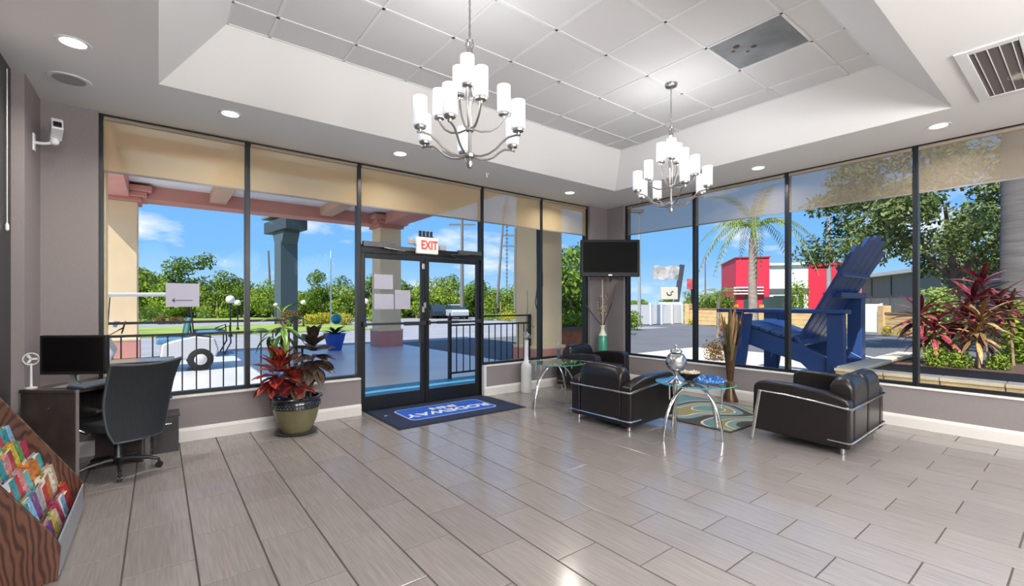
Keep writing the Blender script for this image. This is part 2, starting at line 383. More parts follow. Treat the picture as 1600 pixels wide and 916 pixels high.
def pushbar(x0, x1, L, side):
    b = B(); z = 1.13; y = DY-.035
    b.bar((x0+.03, y+.005, z), (x1-.03, y+.005, z), .018, .03)
    if side < 0: b.box(x1-.34, y-.014, z-.03, x1-.02, y+.02, z+.02)
    else: b.box(x0+.16, y-.014, z-.02, x0+.5, y+.02, z+.02)
    for xx in (x0+.035, x1-.035): b.box(xx-.02, y, z-.03, xx+.02, DY+.03, z+.03)
    b.obj('push_bar', mat('push_bar_bronze', (.05, .05, .05), .35, metal=.6), L, bevel=.003)
pushbar(DX0+.0, DM, L1, -1); pushbar(DM, DX1, L2, 1)
for (x, z) in ((DM-.03, 1.90), (DM-.01, 1.36), (DM-.035, 1.30)):
    B().box(x-.018, DY+.012, z-.03, x+.018, DY+.03, z+.05).obj('lock', M_chrome, L1 if x < DM-.02 else L2, bevel=.003)
B().box(DM-.10, DY-.03, .86, DM-.05, DY+.03, 1.10).obj('pull_handle', M_blkpl, L1, bevel=.004)
# closers on the header
k = B(); k.box(DX0+.01, DY-.055, 2.12, DX0+.42, DY, 2.185); k.box(DX0+.40, DY-.04, 2.10, DX0+.80, DY, 2.15); k.tube([(DX0+.28, DY-.06, 2.115), (DX0+.52, DY-.14, 2.08), (DX0+.46, DY+.0, 2.06)], .009, 6)
k.obj('door_closer', mat('closer_bronze', (.10, .10, .10), .4, metal=.5), dr, bevel=.003)
k = B(); k.box(DX1-.42, DY-.05, 2.11, DX1-.02, DY, 2.165); k.tube([(DX1-.25, DY-.05, 2.105), (DX1-.60, DY-.13, 2.08), (DX1-.42, DY, 2.06)], .009, 6)
k.obj('door_closer', MATS['closer_bronze'], dr, bevel=.003)

# roller shades, one per bay
BL = ['leftmost tan roller shade beside the taupe wall', 'tan roller shade second from the left, left of the door', 'wide tan roller shade above the double door', 'tan roller shade just right of the door', 'narrow tan roller shade left of the corner']
BR = ['see-through roller shade right beside the television corner', 'see-through roller shade above the palm tree', 'see-through roller shade above the blue giant chair', 'brown-looking roller shade at the right edge before the oak', 'roller shade on the window past the right picture edge']
M_blind2 = blindmat('grey_screen_shade', (.50, .43, .34), .66)
def shade(x0, y0, x1, y1, label):
    ax = abs(x1-x0) > abs(y1-y0); cx, cy = (x0+x1)/2, (y0+y1)/2
    t = thing('roller_shade', label, 'shade', (cx, cy, 2.64), 0, 'roller shades over the storefront glass'); w = max(abs(x1-x0), abs(y1-y0))/2
    b = B()
    if ax: b.box(-w, -.0015, 0, w, .0015, .52)
    else: b.box(-.0015, -w, 0, .0015, w, .52)
    b.obj('fabric', M_blind if ax else M_blind2, t)
    r = B(); r.tube([(-w, 0, .492), (w, 0, .492)] if ax else [(0, -w, .492), (0, w, .492)], .022, 10); r.obj('roller', mat('shade_roller_tan', (.30, .25, .19), .6), t, smooth=True)
    h = B(); (h.box(-w, -.006, -.014, w, .006, .004) if ax else h.box(-.006, -w, -.014, .006, w, .004)); h.obj('hem_bar', mat('hem_bar', (.16, .15, .15), .5), t)
for i in range(5): shade(FM[i]+.03, MY+.012, FM[i+1]-.03, MY+.012, BL[i])
for i in range(5): shade(RX+.012, RM[i+1]+.03, RX+.012, RM[i]-.03, BR[i])

# ------------------------------------------------------------------ ceiling fittings
def spot(x, y, label, vis=True):
    t = thing('recessed_light', label, 'ceiling light', (x, y, ZC), 0, 'recessed downlights')
    B().lathe([(.068, -.002), (.092, -.006), (.098, -.001), (.098, .0)], (0, 0, 0), 28, cap=False).obj('trim_ring', M_white, t, smooth=True)
    B().lathe([(.0, -.0035), (.069, -.0035)], (0, 0, 0), 24, cap=False).obj('lens', M_lamp, t, recalc=False)
    ld = bpy.data.lights.new('lamp', 'AREA'); ld.shape = 'DISK'; ld.size = .12; ld.energy = DOWN_W; ld.color = (1, .93, .84); ld.spread = radians(150)
    o = bpy.data.objects.new('lamp', ld); COL.objects.link(o); o.parent = t; o.location = (0, 0, -.02)
for x, y, s in ((-.46, 4.28, 'leftmost recessed downlight near the security camera'), (.53, 4.98, 'recessed downlight above the office chair window'), (2.26, 5.07, 'recessed downlight in front of the double door'),
                (5.2, 5.18, 'recessed downlight near the television corner'), (6.2, 2.72, 'recessed downlight above the window behind the far chandelier'), (6.16, .97, 'recessed downlight above the loveseat'),
                (5.29, .34, 'recessed downlight beside the air vent'), (2.4, .1, 'added fill downlight past the picture edge')):  # the last one is out of view, added for fill light
    spot(x, y, s)
# unseen globe pendants added behind the camera to fill the room with light
for i, (x, y, w_) in enumerate(((-.1, -1.5, 'by the left wall, first row'), (1.7, -1.5, 'in the middle, first row'), (3.5, -1.5, 'third from the left wall, first row'), (-.1, -3.0, 'by the left wall, back row'), (1.7, -3.0, 'in the middle, back row'), (3.5, -3.0, 'third from the left wall, back row'))):
    t = thing('fill_pendant', 'added white fill globe behind the camera, '+w_, 'fill lamp', (x, y, ZC), 0, 'added fill globes')
    B().lathe([(.06, 0), (.06, -.02), (.012, -.03), (.006, -.05), (.006, -.36), (.04, -.37), (.04, -.40)], (0, 0, 0), 16).obj('stem', M_nickel, t, smooth=True)
    B().ball((0, 0, -.74), .35, 24).obj('globe', mat('fill_globe_opal', (.9, .9, .88), .5, emit=((.98, .98, .97), FILL_GLOBE)), t, smooth=True)
# air vent
t = thing('air_vent', 'white ceiling air vent with dark louvres at the upper right', 'vent', (5.08, .44, ZC)); b = B()
for (x0, y0, x1, y1) in ((-.6, .12, .6, .19), (-.6, -.19, .6, -.12), (-.6, -.12, -.53, .12), (.53, -.12, .6, .12)): b.box(x0, y0, -.012, x1, y1, 0)
b.obj('frame', M_white, t, bevel=.004)
b = B(); b.box(-.53, -.12, -.003, .53, .12, .0); b.obj('grille_back', mat('vent_dark', (.05, .04, .035), .9), t)
for i in range(4):
    y = -.09+.06*i
    sl = B(); sl.box(-.53, -.003, -.009, .53, .003, -.003); s_ = sl.obj('slat', M_white, t); s_.location = (0, y, 0)
fb = B()
for i in range(70):
    fb.bar((-.52+i*.015, -.12, -.006), (-.508+i*.015, .12, -.006), .003, .004)
fb.obj('fine_louvres', mat('louvre_brown', (.13, .11, .10), .7), t, kind='stuff')
# round speaker grille and sprinkler
t = thing('ceiling_speaker', 'round grey ceiling speaker grille in the left corner', 'speaker', (-.56, 5.0, ZC))
B().lathe([(.0, -.004), (.10, -.004), (.105, 0)], (0, 0, 0), 28, cap=False).obj('grille', mat('speaker_grey', (.42, .41, .40), .8), t)
B().lathe([(.10, -.006), (.13, -.006), (.135, 0)], (0, 0, 0), 28, cap=False).obj('rim', M_ceil, t, smooth=True)
t = thing('sprinkler', 'small pendant fire sprinkler near the door header', 'sprinkler', (3.55, 5.13, ZC))
B().lathe([(.035, 0), (.03, -.008), (.012, -.012), (.010, -.04), (.02, -.045), (.02, -.05)], (0, 0, 0), 14).obj('head', M_white, t, smooth=True)

# ------------------------------------------------------------------ security camera
t = thing('security_camera', 'white security camera on a bracket at the left pier', 'camera', (-.815, 5.36, 2.72))
B().box(0, -.03, -.07, .012, .03, .07).obj('wall_plate', M_white, t, bevel=.003)
B().tube(arc((.01, 0, 0), (.08, 0, -.01), (.125, 0, .03), 6), .012, 8).ball((.125, 0, .03), .032, 12).obj('bracket', M_white, t, smooth=True)
hb = B(); hb.obox((.14, -.03, .125), (.075, .16, .11), radians(12), radians(-25)); hb.obj('housing', M_white, t, bevel=.01)
B().obox((.158, -.115, .148), (.05, .01, .05), radians(12), radians(-25)).obj('camera_lens', M_blkpl, t, bevel=.004)

# ------------------------------------------------------------------ chandeliers
M_shade = mat('frosted_lamp_glass', (.86, .88, .92), .4, emit=((.93, .96, 1.0), .22), trans=.3)
def chandelier(cx, cy, lower, label, az, mid=(-65, 90, 162), top=(-170, -50, 60)):
    """az: direction pointing away from the camera; angles in `lower` run clockwise from it"""
    t = thing('chandelier', label, 'chandelier', (cx, cy, 2.32), 0, 'twelve-light nickel chandeliers')
    def P(r, a, z): g = az-radians(a); return (r*cos(g), r*sin(g), z)
    B().lathe([(.0, 1.275), (.03, 1.275), (.055, 1.285), (.065, 1.309), (.065, 1.31)], (0, 0, 0), 20, cap=False).obj('canopy', M_nickel, t, smooth=True)
    ch = B(); z = .885; k = 0
    while z < 1.275:
        a = (.008, 0) if k % 2 else (0, .008)
        ch.tube([(a[0]*cos(q)*1.0, a[1]*cos(q)*1.0, z+.015+.017*sin(q)) for q in [2*pi*i/8 for i in range(8)]], .0022, 5, closed=True); z += .026; k += 1
    ch.tube([(.003, 0, .88), (.004, .003, 1.0), (-.003, 0, 1.15), (.002, 0, 1.28)], .0025, 5)
    ch.obj('chain', M_nickel, t, smooth=True, kind='stuff')
    st = B(); st.lathe([(.0, 0), (.016, .003), (.022, .02), (.022, .045), (.012, .05), (.010, .07), (.035, .075), (.038, .095), (.028, .105), (.012, .11), (.011, .25), (.028, .255), (.03, .285), (.015, .295), (.011, .40), (.02, .45), (.024, .48), (.013, .50), (.010, .76), (.022, .78), (.024, .80), (.008, .83), (.006, .85)], (0, 0, 0), 14)
    st.tube([(.018*cos(q), 0, .865+.02*sin(q)) for q in [2*pi*i/10 for i in range(10)]], .004, 6, closed=True)
    for a in (0, 120, 240):                               # the openwork basket of rods round the stem
        st.tube([P(.03, a, .49), P(.022, a+20, .54), P(.03, a, .58), P(.018, a, .61)], .005, 6)
        st.tube([P(.012, a, .79), P(.03, a, .84), P(.02, a, .88)], .004, 5)
    st.obj('stem', M_nickel, t, smooth=True)
    def light(r, a, zb, pts):
        am = B(); am.tube(pts, .0075, 8); am.lathe([(.008, -.035), (.012, -.02), (.036, -.012), (.038, 0), (.03, .008)], P(r, a, zb), 14); arm = am.obj('arm', M_nickel, t, smooth=True)
        x, y, z = P(r, a, zb)
        sh = B((x, y, z)); R = .047; H = .19; sh.lathe([(.02, .002), (R, .004), (R, H), (R-.004, H), (R-.004, .01), (.02, .008)], (x, y, z), 20, cap=False)
        o = sh.obj('lamp_shade', M_shade, t, smooth=True); o.location = (x, y, z)
        ld = bpy.data.lights.new('bulb', 'POINT'); ld.energy = BULB_W; ld.color = (.97, .97, 1.0); ld.shadow_soft_size = .03
        lo = bpy.data.objects.new('bulb', ld); COL.objects.link(lo); lo.parent = t; lo.location = (x, y, z+H+.03)
    for a in lower:                                       # six long S-curved arms from the lower hub
        p = [P(.03, a, .09)]+arc(P(.03, a, .09), P(.19, a, .02), P(.24, a, .12), 6)[1:]+arc(P(.24, a, .12), P(.29, a, .205), P(.37, a, .185), 5)[1:]
        p = [P(.02, a, .09), P(.08, a, .075), P(.14, a, .085), P(.19, a, .11), P(.235, a, .15), P(.28, a, .18), P(.33, a, .188), P(.37, a, .183)]
        light(.35, a, .222, p)
    for a in mid:                              # three middle arms
        light(.235, a, .385, [P(.02, a, .27), P(.08, a, .255), P(.14, a, .262), P(.19, a, .29), P(.225, a, .335), P(.235, a, .36)])
    for a in top:                             # three tight top arms
        light(.095, a, .53, [P(.012, a, .27), P(.045, a, .30), P(.075, a, .38), P(.09, a, .46), P(.095, a, .505)])
AZ = pi/2-YAW
chandelier(1.685, 2.64, (-8, 62, 114, -160, -114, -66), 'large near chandelier left of centre with twelve frosted cylinder shades', AZ+radians(5))
chandelier(4.13, 2.666, (-24, 57, 107, 160, -113, -55), 'farther chandelier on the right hanging above the glass coffee table', AZ-radians(19), (-72, 78, 150), (-92, 178, 40))

# ------------------------------------------------------------------ exit sign
t = thing('exit_sign', 'lit red and white EXIT sign on the door header', 'sign', (2.91, DY-.055, 2.075)); t.rotation_euler = (0, 0, radians(-0))
B().box(-.16, -.03, 0, .16, .03, .225).obj('housing', mat('exit_white', (.80, .78, .72), .4, emit=((1, .95, .9), .12)), t, bevel=.006)
text('EXIT', 'lettering', mat('exit_red', (.75, .02, .02), .5, emit=((1, .05, .03), .45)), t, (.02, -.032, .112), (pi/2, 0, 0), .165, .001, .74, .004)
for s_ in (-1, 1):
    b = B(); b.obox((s_*.235, -.01, .10 if s_ > 0 else .15), (.085, .07, .07), radians(-15*s_), radians(10)); b.bar((s_*.15, 0, .12), (s_*.2, 0, .12), .03); b.obj('emergency_lamp', mat('emergency_grey', (.45, .45, .44), .4), t, bevel=.01)
b = B()
for i in range(4): b.box(-.12+i*.055, -.012, .235, -.12+i*.055+.035, .012, .31)
b.box(-.13, -.008, .225, .10, .008, .24); b.obj('sensor_block', M_blkpl, t, bevel=.003)

# ------------------------------------------------------------------ papers on the glass
def paper(x0, z0, x1, z1, label, y=5.745, arrow=False, lines=0):
    t = thing('paper_notice', label, 'notice', ((x0+x1)/2, y, (z0+z1)/2), 0, 'papers taped to the glass'); w, h = (x1-x0)/2, (z1-z0)/2
    B().box(-w, 0, -h, w, .0012, h).obj('sheet', mat('backlit_paper', (.52, .52, .62), .9, trans=.15), t)
    ink = mat('ink_grey', (.16, .16, .2), .8)
    if arrow:
        b = B(); z = -h*.45; b.box(-w*.62, -.0012, z-.005, w*.6, -.0002, z+.005)
        b.add([(-w*.65, -.0012, z), (-w*.45, -.0012, z+.03), (-w*.50, -.0012, z)], [(0, 1, 2)]); b.add([(-w*.65, -.0012, z), (-w*.50, -.0012, z), (-w*.45, -.0012, z-.03)], [(0, 1, 2)])
        b.obj('arrow', ink, t)
    return t
paper(.055, 1.36, .335, 1.60, 'white sheet with a left-pointing arrow on the left window', arrow=True)
paper(2.205, 1.585, 2.46, 1.775, 'upper of the sheets taped to the left door leaf', y=DY+.045)
paper(2.205, 1.32, 2.47, 1.52, 'lower left sheet taped to the left door leaf', y=DY+.045)
paper(2.49, 1.32, 2.71, 1.575, 'lower right sheet taped to the left door leaf', y=DY+.045)

# ------------------------------------------------------------------ leather seating (front = local +Y)
def seat_unit(name, label, cat, loc, rz, width, n):
    t = thing(name, label, cat, loc, rz, None); hw = width/2; D = .42; aw = .135
    prof = [(-D, .065), (D, .10), (D-.012, .55), (D-.05, .595), (D-.12, .607), (.05, .600), (-.18, .572), (-.34, .53), (-D+.02, .505), (-D, .49)]
    for s_ in (-1, 1):
        a, b_ = sorted((s_*hw, s_*(hw-aw)))
        B().prism(prof, 'x', a, b_).obj('arm', M_leather, t, bevel=.028, seg=3)
    B().box(-hw+aw, -D+.10, .09, hw-aw, D-.03, .26).obj('seat_base', M_leather, t, bevel=.012)
    iw = (width-2*aw)/n
    for i in range(n):
        x0 = -hw+aw+i*iw; x1 = x0+iw
        B().box(x0+.004, -D+.2, .262, x1-.004, D-.01, .42).obj('seat_cushion', M_leather, t, bevel=.035, seg=3)
        # back cushion: a tall slab whose top swells and rounds over
        c = B(); N = 12; M_ = 9; prof2 = [(-D+.004, .07), (-D, .30), (-D-.002, .56), (-D+.008, .65), (-D+.05, .705), (-D+.11, .715), (-D+.17, .69), (-D+.20, .62), (-D+.20, .40), (-D+.19, .10)]
        vs = []; fs = []; K = len(prof2)
        for j in range(N+1):
            u = -1+2*j/N; x = (x0+x1)/2+u*(iw/2-.004)
            drop = .035*abs(u)**2.6 + (.03 if abs(u) > .99 else 0); tk = 1-.12*(abs(u) > .99)
            for (y, z) in prof2:
                zz = z-drop*max(0, (z-.45)/.27); vs.append((x, (-D+.1)+(y+D-.1)*tk, zz))
        for j in range(N):
            for q in range(K): fs.append((j*K+q, j*K+(q+1) % K, (j+1)*K+(q+1) % K, (j+1)*K+q))
        fs.append(tuple(range(K))); fs.append(tuple(N*K+q for q in range(K-1, -1, -1)))
        c.add(vs, fs); o = c.obj('back_cushion', M_leather, t, bevel=.018, seg=2)
    r = .0105; e = hw+r*.8
    yr, zr = -D-r*1.2, .437
    pts = [(-e, D-.09, .505), (-e, .1, .498), (-e, -.15, .475), (-e, yr+.02, zr+.004), (-e+.02, yr, zr), (e-.02, yr, zr), (e, yr+.02, zr+.004), (e, -.15, .475), (e, .1, .498), (e, D-.09, .505)]
    B().tube(pts, r, 8).obj('upper_rail', M_chrome, t, smooth=True)
    B().tube([(-e, -D+.17, .135), (-e, yr+.02, .13), (-e+.02, yr, .13), (e-.02, yr, .13), (e, yr+.02, .13), (e, -D+.17, .135)], r*.85, 8).obj('lower_rail', M_chrome, t, smooth=True)
    for s_ in (-1, 1):
        b = B(); b.bar((s_*(e+.006), D-.085, .515), (s_*(e+.006), D-.005, .0), .022, .034); b.obj('front_leg', M_chrome, t, bevel=.006)
        b = B((0, 0, 0)); b.lathe([(.024, 0), (.024, .012), (.019, .014), (.019, .09)], (s_*(hw-.07), -D+.07, 0), 16); b.obj('rear_foot', M_chrome, t, smooth=True)
    return t
seat_unit('armchair', 'dark leather armchair seen from behind, left of the glass coffee table', 'armchair', (4.37, 3.475, 0), -pi/2, .88, 1)
seat_unit('armchair', 'dark leather armchair in the corner under the television', 'armchair', (5.66, 5.10, 0), pi+radians(4), .88, 1)
seat_unit('loveseat', 'wide dark leather loveseat with chrome rails at right, before the blue giant chair', 'sofa', (5.50, 1.80, 0), radians(2), 1.24, 2)

# ------------------------------------------------------------------ glass tables with arched chrome legs
M_tglass = glassmat('table_glass', (.78, .93, .96), .22)
M_tedge = mat('glass_edge_teal', (.06, .30, .30), .15)
def glass_table(label, cx, cy, legs, hub, posts, R=.40):
    t = thing('glass_table', label, 'table', (cx, cy, 0)); z = .56
    g = B(); g.lathe([(.0, z+.008), (R-.003, z+.008)], (0, 0, 0), 48, cap=False); g.obj('tabletop', M_tglass, t, recalc=False)
    g = B(); g.lathe([(R-.004, z-.001), (R, z), (R, z+.008), (R-.004, z+.009)], (0, 0, 0), 48, cap=False); g.obj('glass_rim', M_tedge, t)
    hx, hy = hub
    for (lx, ly) in legs:
        p0 = (lx, ly, .0); p2 = (hx, hy, .535); p1 = (lx+(hx-lx)*.12, ly+(hy-ly)*.12, .52)
        A = arc(p0, p1, p2, 12); b = B()
        d = Vector((hx-lx, hy-ly, 0)).normalized(); sd_ = Vector((-d.y, d.x, 0))
        vs = []; fs = []
        for i, p in enumerate(A):                       # flat-oval chrome section
            tg = (A[min(i+1, 12)]-A[max(i-1, 0)]).normalized(); nn = sd_.cross(tg).normalized()
            for k in range(10): g_ = 2*pi*k/10; vs.append(p+sd_*(.019*cos(g_))+nn*(.011*sin(g_)))
        for i in range(12):
            for k in range(10): fs.append((i*10+k, i*10+(k+1) % 10, (i+1)*10+(k+1) % 10, (i+1)*10+k))
        fs += [tuple(range(9, -1, -1)), tuple(120+k for k in range(10))]
        b.add(vs, fs); b.obj('leg', M_chrome, t, smooth=True)
    for (px, py, zl) in posts:
        b = B(); b.lathe([(.009, zl), (.009, z-.012), (.026, z-.010), (.026, z-.001)], (px, py, 0), 14); b.lathe([(.026, z+.009), (.02, z+.014), (.0, z+.016)], (px, py, 0), 14, cap=False)
        b.obj('glass_support', M_chrome, t, smooth=True)
    b = B(); b.lathe([(.035, .515), (.04, .53), (.04, .55), (.03, .559)], (hx, hy, 0), 18); b.obj('hub', M_chrome, t, smooth=True)
    return t
C2 = (4.47, 2.60)
glass_table('round glass coffee table between the armchair and the loveseat', *C2, [(-.45, .09), (.006, -.30), (.40, -.02), (.15, .36)], (-.02, .03), [(-.30, .11, .40), (.04, -.27, .33), (.30, .02, .44), (.12, .29, .40)])
C1 = (4.44, 4.68)
glass_table('round glass side table beside the white floor vase', *C1, [(-.53, -.12), (.07, -.12), (.33, -.06), (-.05, .40)], (-.02, .01), [(-.32, .08, .44), (.05, -.13, .38), (.25, -.05, .46), (-.04, .30, .42)])

# things on the tables
Z = .569
t = thing('mercury_globe', 'silver mirrored globe jar with finial on a pedestal foot, on the coffee table', 'jar', (4.245, 2.68, Z))
M_merc = mat('mercury_glass', (.55, .57, .60), .16, metal=.9, var=.35, vscale=9)
B().lathe([(.0, 0), (.082, .0), (.084, .008), (.06, .022), (.03, .04), (.016, .06), (.014, .09), (.024, .105), (.03, .12)], (0, 0, 0), 24).obj('foot', M_merc, t, smooth=True)
B().lathe([(.105*cos(q), .222+.105*sin(q)) for q in [radians(-72+10.2*k) for k in range(14)]], (0, 0, 0), 28).obj('globe', M_merc, t, smooth=True)
B().lathe([(.064, .32), (.06, .335), (.035, .355), (.012, .365), (.010, .375), (.016, .385), (.010, .397), (.0, .41)], (0, 0, 0), 20).obj('lid', M_merc, t, smooth=True)
t = thing('dark_bowl', 'dark round bowl filled with cream potpourri on the coffee table', 'bowl', (4.53, 2.70, Z))
B().lathe([(.0, 0), (.05, 0), (.055, .012), (.09, .035), (.115, .075), (.112, .078), (.085, .045), (.0, .03)], (0, 0, 0), 28, cap=False).obj('shell', mat('black_lacquer', (.02, .018, .016), .25), t, smooth=True)
b = B(); rnd = random.Random(3)
for i in range(60):
    a = rnd.uniform(0, 2*pi); r = .095*sqrt(rnd.random()); b.ball((r*cos(a), r*sin(a), .072+.012*rnd.random()), .012+.006*rnd.random(), 6)
b.obj('potpourri', mat('cream_potpourri', (.66, .57, .44), .9, island=[(.7, .62, .5), (.5, .4, .28), (.75, .7, .6)]), t, smooth=True, kind='stuff')
t = thing('glass_platter', 'clear glass platter heaped with blue glass chips on the coffee table', 'platter', (4.50, 2.46, Z))
B().lathe([(.0, .002), (.09, .004), (.15, .02), (.172, .034), (.172, .038), (.148, .025), (.09, .009), (.0, .007)], (0, 0, 0), 32, cap=False).obj('dish', glassmat('clear_glass', (.95, .98, 1), .12), t, smooth=True)
b = B(); rnd = random.Random(5)
for i in range(150):
    a = rnd.uniform(0, 2*pi); q = rnd.random(); r = .15*sqrt(q); z = .018+.06*(1-q)*rnd.random()+.006
    b.obox((r*cos(a), r*sin(a), z), (rnd.uniform(.016, .03), rnd.uniform(.012, .022), rnd.uniform(.008, .016)), rnd.uniform(0, 3), rnd.uniform(-.6, .6), rnd.uniform(-.6, .6))
b.obj('blue_chips', mat('blue_glass_chips', (.02, .12, .6), .06, spec=.9, coat=.6, island=[(.01, .06, .42), (.03, .22, .75), (.10, .42, .85), (.01, .03, .25)]), t, kind='stuff')
t = thing('candle_holder', 'tall clear glass candle holder on the side table', 'candle holder', (4.40, 4.60, Z))
B().lathe([(.0, 0), (.045, 0), (.045, .01), (.012, .02), (.010, .07), (.03, .08), (.034, .09), (.034, .30)], (0, 0, 0), 20, cap=False).obj('glass_cylinder', MATS['clear_glass'], t, smooth=True)
B().lathe([(.0, .09), (.022, .09), (.022, .19), (.0, .192)], (0, 0, 0), 16, cap=False).obj('candle', mat('dark_candle', (.05, .06, .07), .5), t, smooth=True)

# ------------------------------------------------------------------ floor vases
t = thing('floor_vase', 'tall white ceramic bottle vase on the floor right of the door mat', 'vase', (4.56, 5.50, 0))
M_cer = mat('white_ceramic', (.78, .78, .77), .3)
B().lathe([(.0, 0), (.078, 0), (.083, .01), (.083, .40), (.078, .44), (.055, .475), (.036, .50), (.033, .56), (.033, .80), (.037, .82), (.03, .82), (.027, .6), (.0, .58)], (0, 0, 0), 28, cap=False).obj('body', M_cer, t, smooth=True)
M_silk = mat('silk_flower', (.62, .68, .66), .7, trans=.3)
rnd = random.Random(9); b = B(); g = B()
for i in range(34):
    a = rnd.uniform(0, 2*pi); e_ = rnd.uniform(.1, 1.2); L = rnd.uniform(.04, .16); c = Vector((0, 0, .84)); d = Vector((cos(a)*cos(e_), sin(a)*cos(e_), sin(e_)))
    p = c+d*L; s_ = d.cross(Vector((0, 0, 1))).normalized()*.014
    b.add([c+d*L*.3, p-d*.02+s_, p+d*.02, p-d*.02-s_], [(0, 1, 2, 3)])
b.obj('flower', M_silk, t, kind='stuff')
g.tube([(0, 0, .6), (0, 0, .95), (.01, .01, 1.15), (.03, 0, 1.35), (.025, .01, 1.6)], .004, 5); g.tube([(0, 0, .95), (.05, -.02, 1.08), (.12, -.05, 1.02)], .007, 5)
g.obj('twig', mat('dark_twig', (.05, .04, .03), .8), t)

t = thing('corner_vase', 'pale and green glass bottle vase with dried stems in the corner under the television', 'vase', (6.27, 5.42, 0))
B().lathe([(.0, 0), (.075, 0), (.08, .02), (.08, .80), (.072, .83), (.04, .90), (.028, .95), (.04, 1.01), (.03, 1.01), (.02, .95), (.0, .9)], (0, 0, 0), 24, cap=False).obj('body', mat('pale_bottle', (.70, .72, .60), .25), t, smooth=True)
B().lathe([(.0815, .40), (.0815, .80), (.075, .825)], (0, 0, 0), 24, cap=False).obj('green_glaze', mat('green_glaze', (.05, .28, .17), .2), t, smooth=True)
b = B(); b.tube([(0, 0, .9), (0, 0, 1.3), (-.01, 0, 1.82)], .009, 6); b.obj('pale_stem', mat('pale_stem', (.72, .66, .5), .7), t)
b = B(); rnd = random.Random(4)
for i in range(42):
    a = rnd.uniform(0, 2*pi); r = rnd.uniform(.02, .09); b.ball((r*cos(a), r*sin(a), rnd.uniform(1.2, 1.55)), .011, 6)
b.obj('seed_pods', mat('seed_pods', (.66, .50, .26), .7), t, kind='stuff')
for (p, q, r) in (((0, 0, .98), (-.24, .18, 1.36), .011), ((0, 0, .98), (.13, -.10, 1.40), .012), ((0, 0, .98), (-.08, .03, 1.5), .005), ((.13, -.10, 1.4), (.19, -.14, 1.75), .004), ((0, 0, .98), (.06, -.06, 1.6), .003)):
    B().tube(arc(p, ((p[0]+q[0])/2, (p[1]+q[1])/2, (p[2]+q[2])/2-.02), q, 4), r, 6).obj('dark_stem', mat('dark_stem', (.07, .05, .045), .8), t)

t = thing('trumpet_vase', 'tall dark bronze trumpet vase of dried reeds by the right window wall', 'vase', (6.46, 3.22, 0))
M_brz = mat('dark_bronze', (.10, .055, .03), .35, metal=.5, var=.4, vscale=10)
B().lathe([(.0, 0), (.11, 0), (.105, .03), (.07, .12), (.042, .22), (.036, .26), (.045, .32), (.055, .45), (.072, .62), (.095, .78), (.10, .80), (.092, .80), (.065, .62), (.03, .34), (.0, .3)], (0, 0, 0), 28, cap=False).obj('body', M_brz, t, smooth=True)
B().lathe([(.038, .245), (.05, .255), (.05, .27), (.038, .28)], (0, 0, 0), 20, cap=False).obj('neck_ring', mat('amber_ring', (.35, .12, .04), .4), t, smooth=True)
rnd = random.Random(8)
def reed(h, a, spread, w, m, nm):
    x, y = cos(a)*spread, sin(a)*spread
    A = arc((cos(a)*.03, sin(a)*.03, .45), (x*.4, y*.4, .45+h*.5), (x, y, .45+h), 6)
    b = B(); vs = []; sd_ = Vector((-sin(a), cos(a), 0))
    for i, p in enumerate(A):
        ww = w*(.5+.9*i/6)*(1 if i < 6 else .25); vs += [p-sd_*ww, p+sd_*ww]
    b.add(vs, [(2*i, 2*i+1, 2*i+3, 2*i+2) for i in range(6)]); b.obj(nm, m, t)
ms = [mat('reed_brown', (.13, .065, .03), .8), mat('reed_tan', (.34, .20, .09), .8), mat('reed_orange', (.30, .10, .03), .8), mat('reed_olive', (.16, .14, .06), .8)]
for i in range(60): reed(rnd.uniform(.40, .90), rnd.uniform(0, 2*pi), rnd.uniform(.04, .20), rnd.uniform(.010, .02), ms[rnd.randrange(4)], 'reed')
b = B()
for i in range(7):
    a = rnd.uniform(0, 2*pi); r = rnd.uniform(.05, .15); b.ball((r*cos(a), r*sin(a), rnd.uniform(.75, 1.32)), .018, 8, (1, 1, 1.6))
b.obj('dried_bud', ms[2], t, smooth=True, kind='stuff')

# ------------------------------------------------------------------ rug
t = thing('area_rug', 'teal, olive and cream swirl-patterned rug behind the coffee table', 'rug', (5.56, 3.18, 0))
rm = bpy.data.materials.new('rug_swirl'); rm.use_nodes = True; n = rm.node_tree.nodes; l = rm.node_tree.links
tc = n.new('ShaderNodeTexCoord'); wv0 = n.new('ShaderNodeTexNoise'); wv0.inputs['Scale'].default_value = 1.25; wv0.inputs['Detail'].default_value = 0
mp = n.new('ShaderNodeMapping'); mp.inputs['Scale'].default_value = (1.0, .75, 1); mp.inputs['Location'].default_value = (.3, .2, 0); l.new(tc.outputs['Object'], mp.inputs[0]); l.new(mp.outputs[0], wv0.inputs[0])
mu = n.new('ShaderNodeMath'); mu.operation = 'MULTIPLY'; mu.inputs[1].default_value = 4.2; wv = n.new('ShaderNodeMath'); wv.operation = 'FRACT'; l.new(wv0.outputs[0], mu.inputs[0]); l.new(mu.outputs[0], wv.inputs[0])
cr = n.new('ShaderNodeValToRGB'); cr.color_ramp.interpolation = 'CONSTANT'; e = cr.color_ramp.elements
for i, (p, c) in enumerate([(0, (.05, .045, .04)), (.16, (.60, .55, .44)), (.2, (.10, .22, .24)), (.46, (.55, .52, .42)), (.5, (.25, .22, .10)), (.7, (.62, .56, .44)), (.74, (.16, .27, .29)), (.93, (.06, .055, .05))]):
    x = e[i] if i < 2 else e.new(p); x.position = p; x.color = (*c, 1)
l.new(wv.outputs[0], cr.inputs[0]); l.new(cr.outputs[0], n['Principled BSDF'].inputs['Base Color']); n['Principled BSDF'].inputs['Roughness'].default_value = .95
B().box(-.70, -.76, .0015, .70, .76, .011).obj('pile', rm, t, bevel=.003)
b = B()
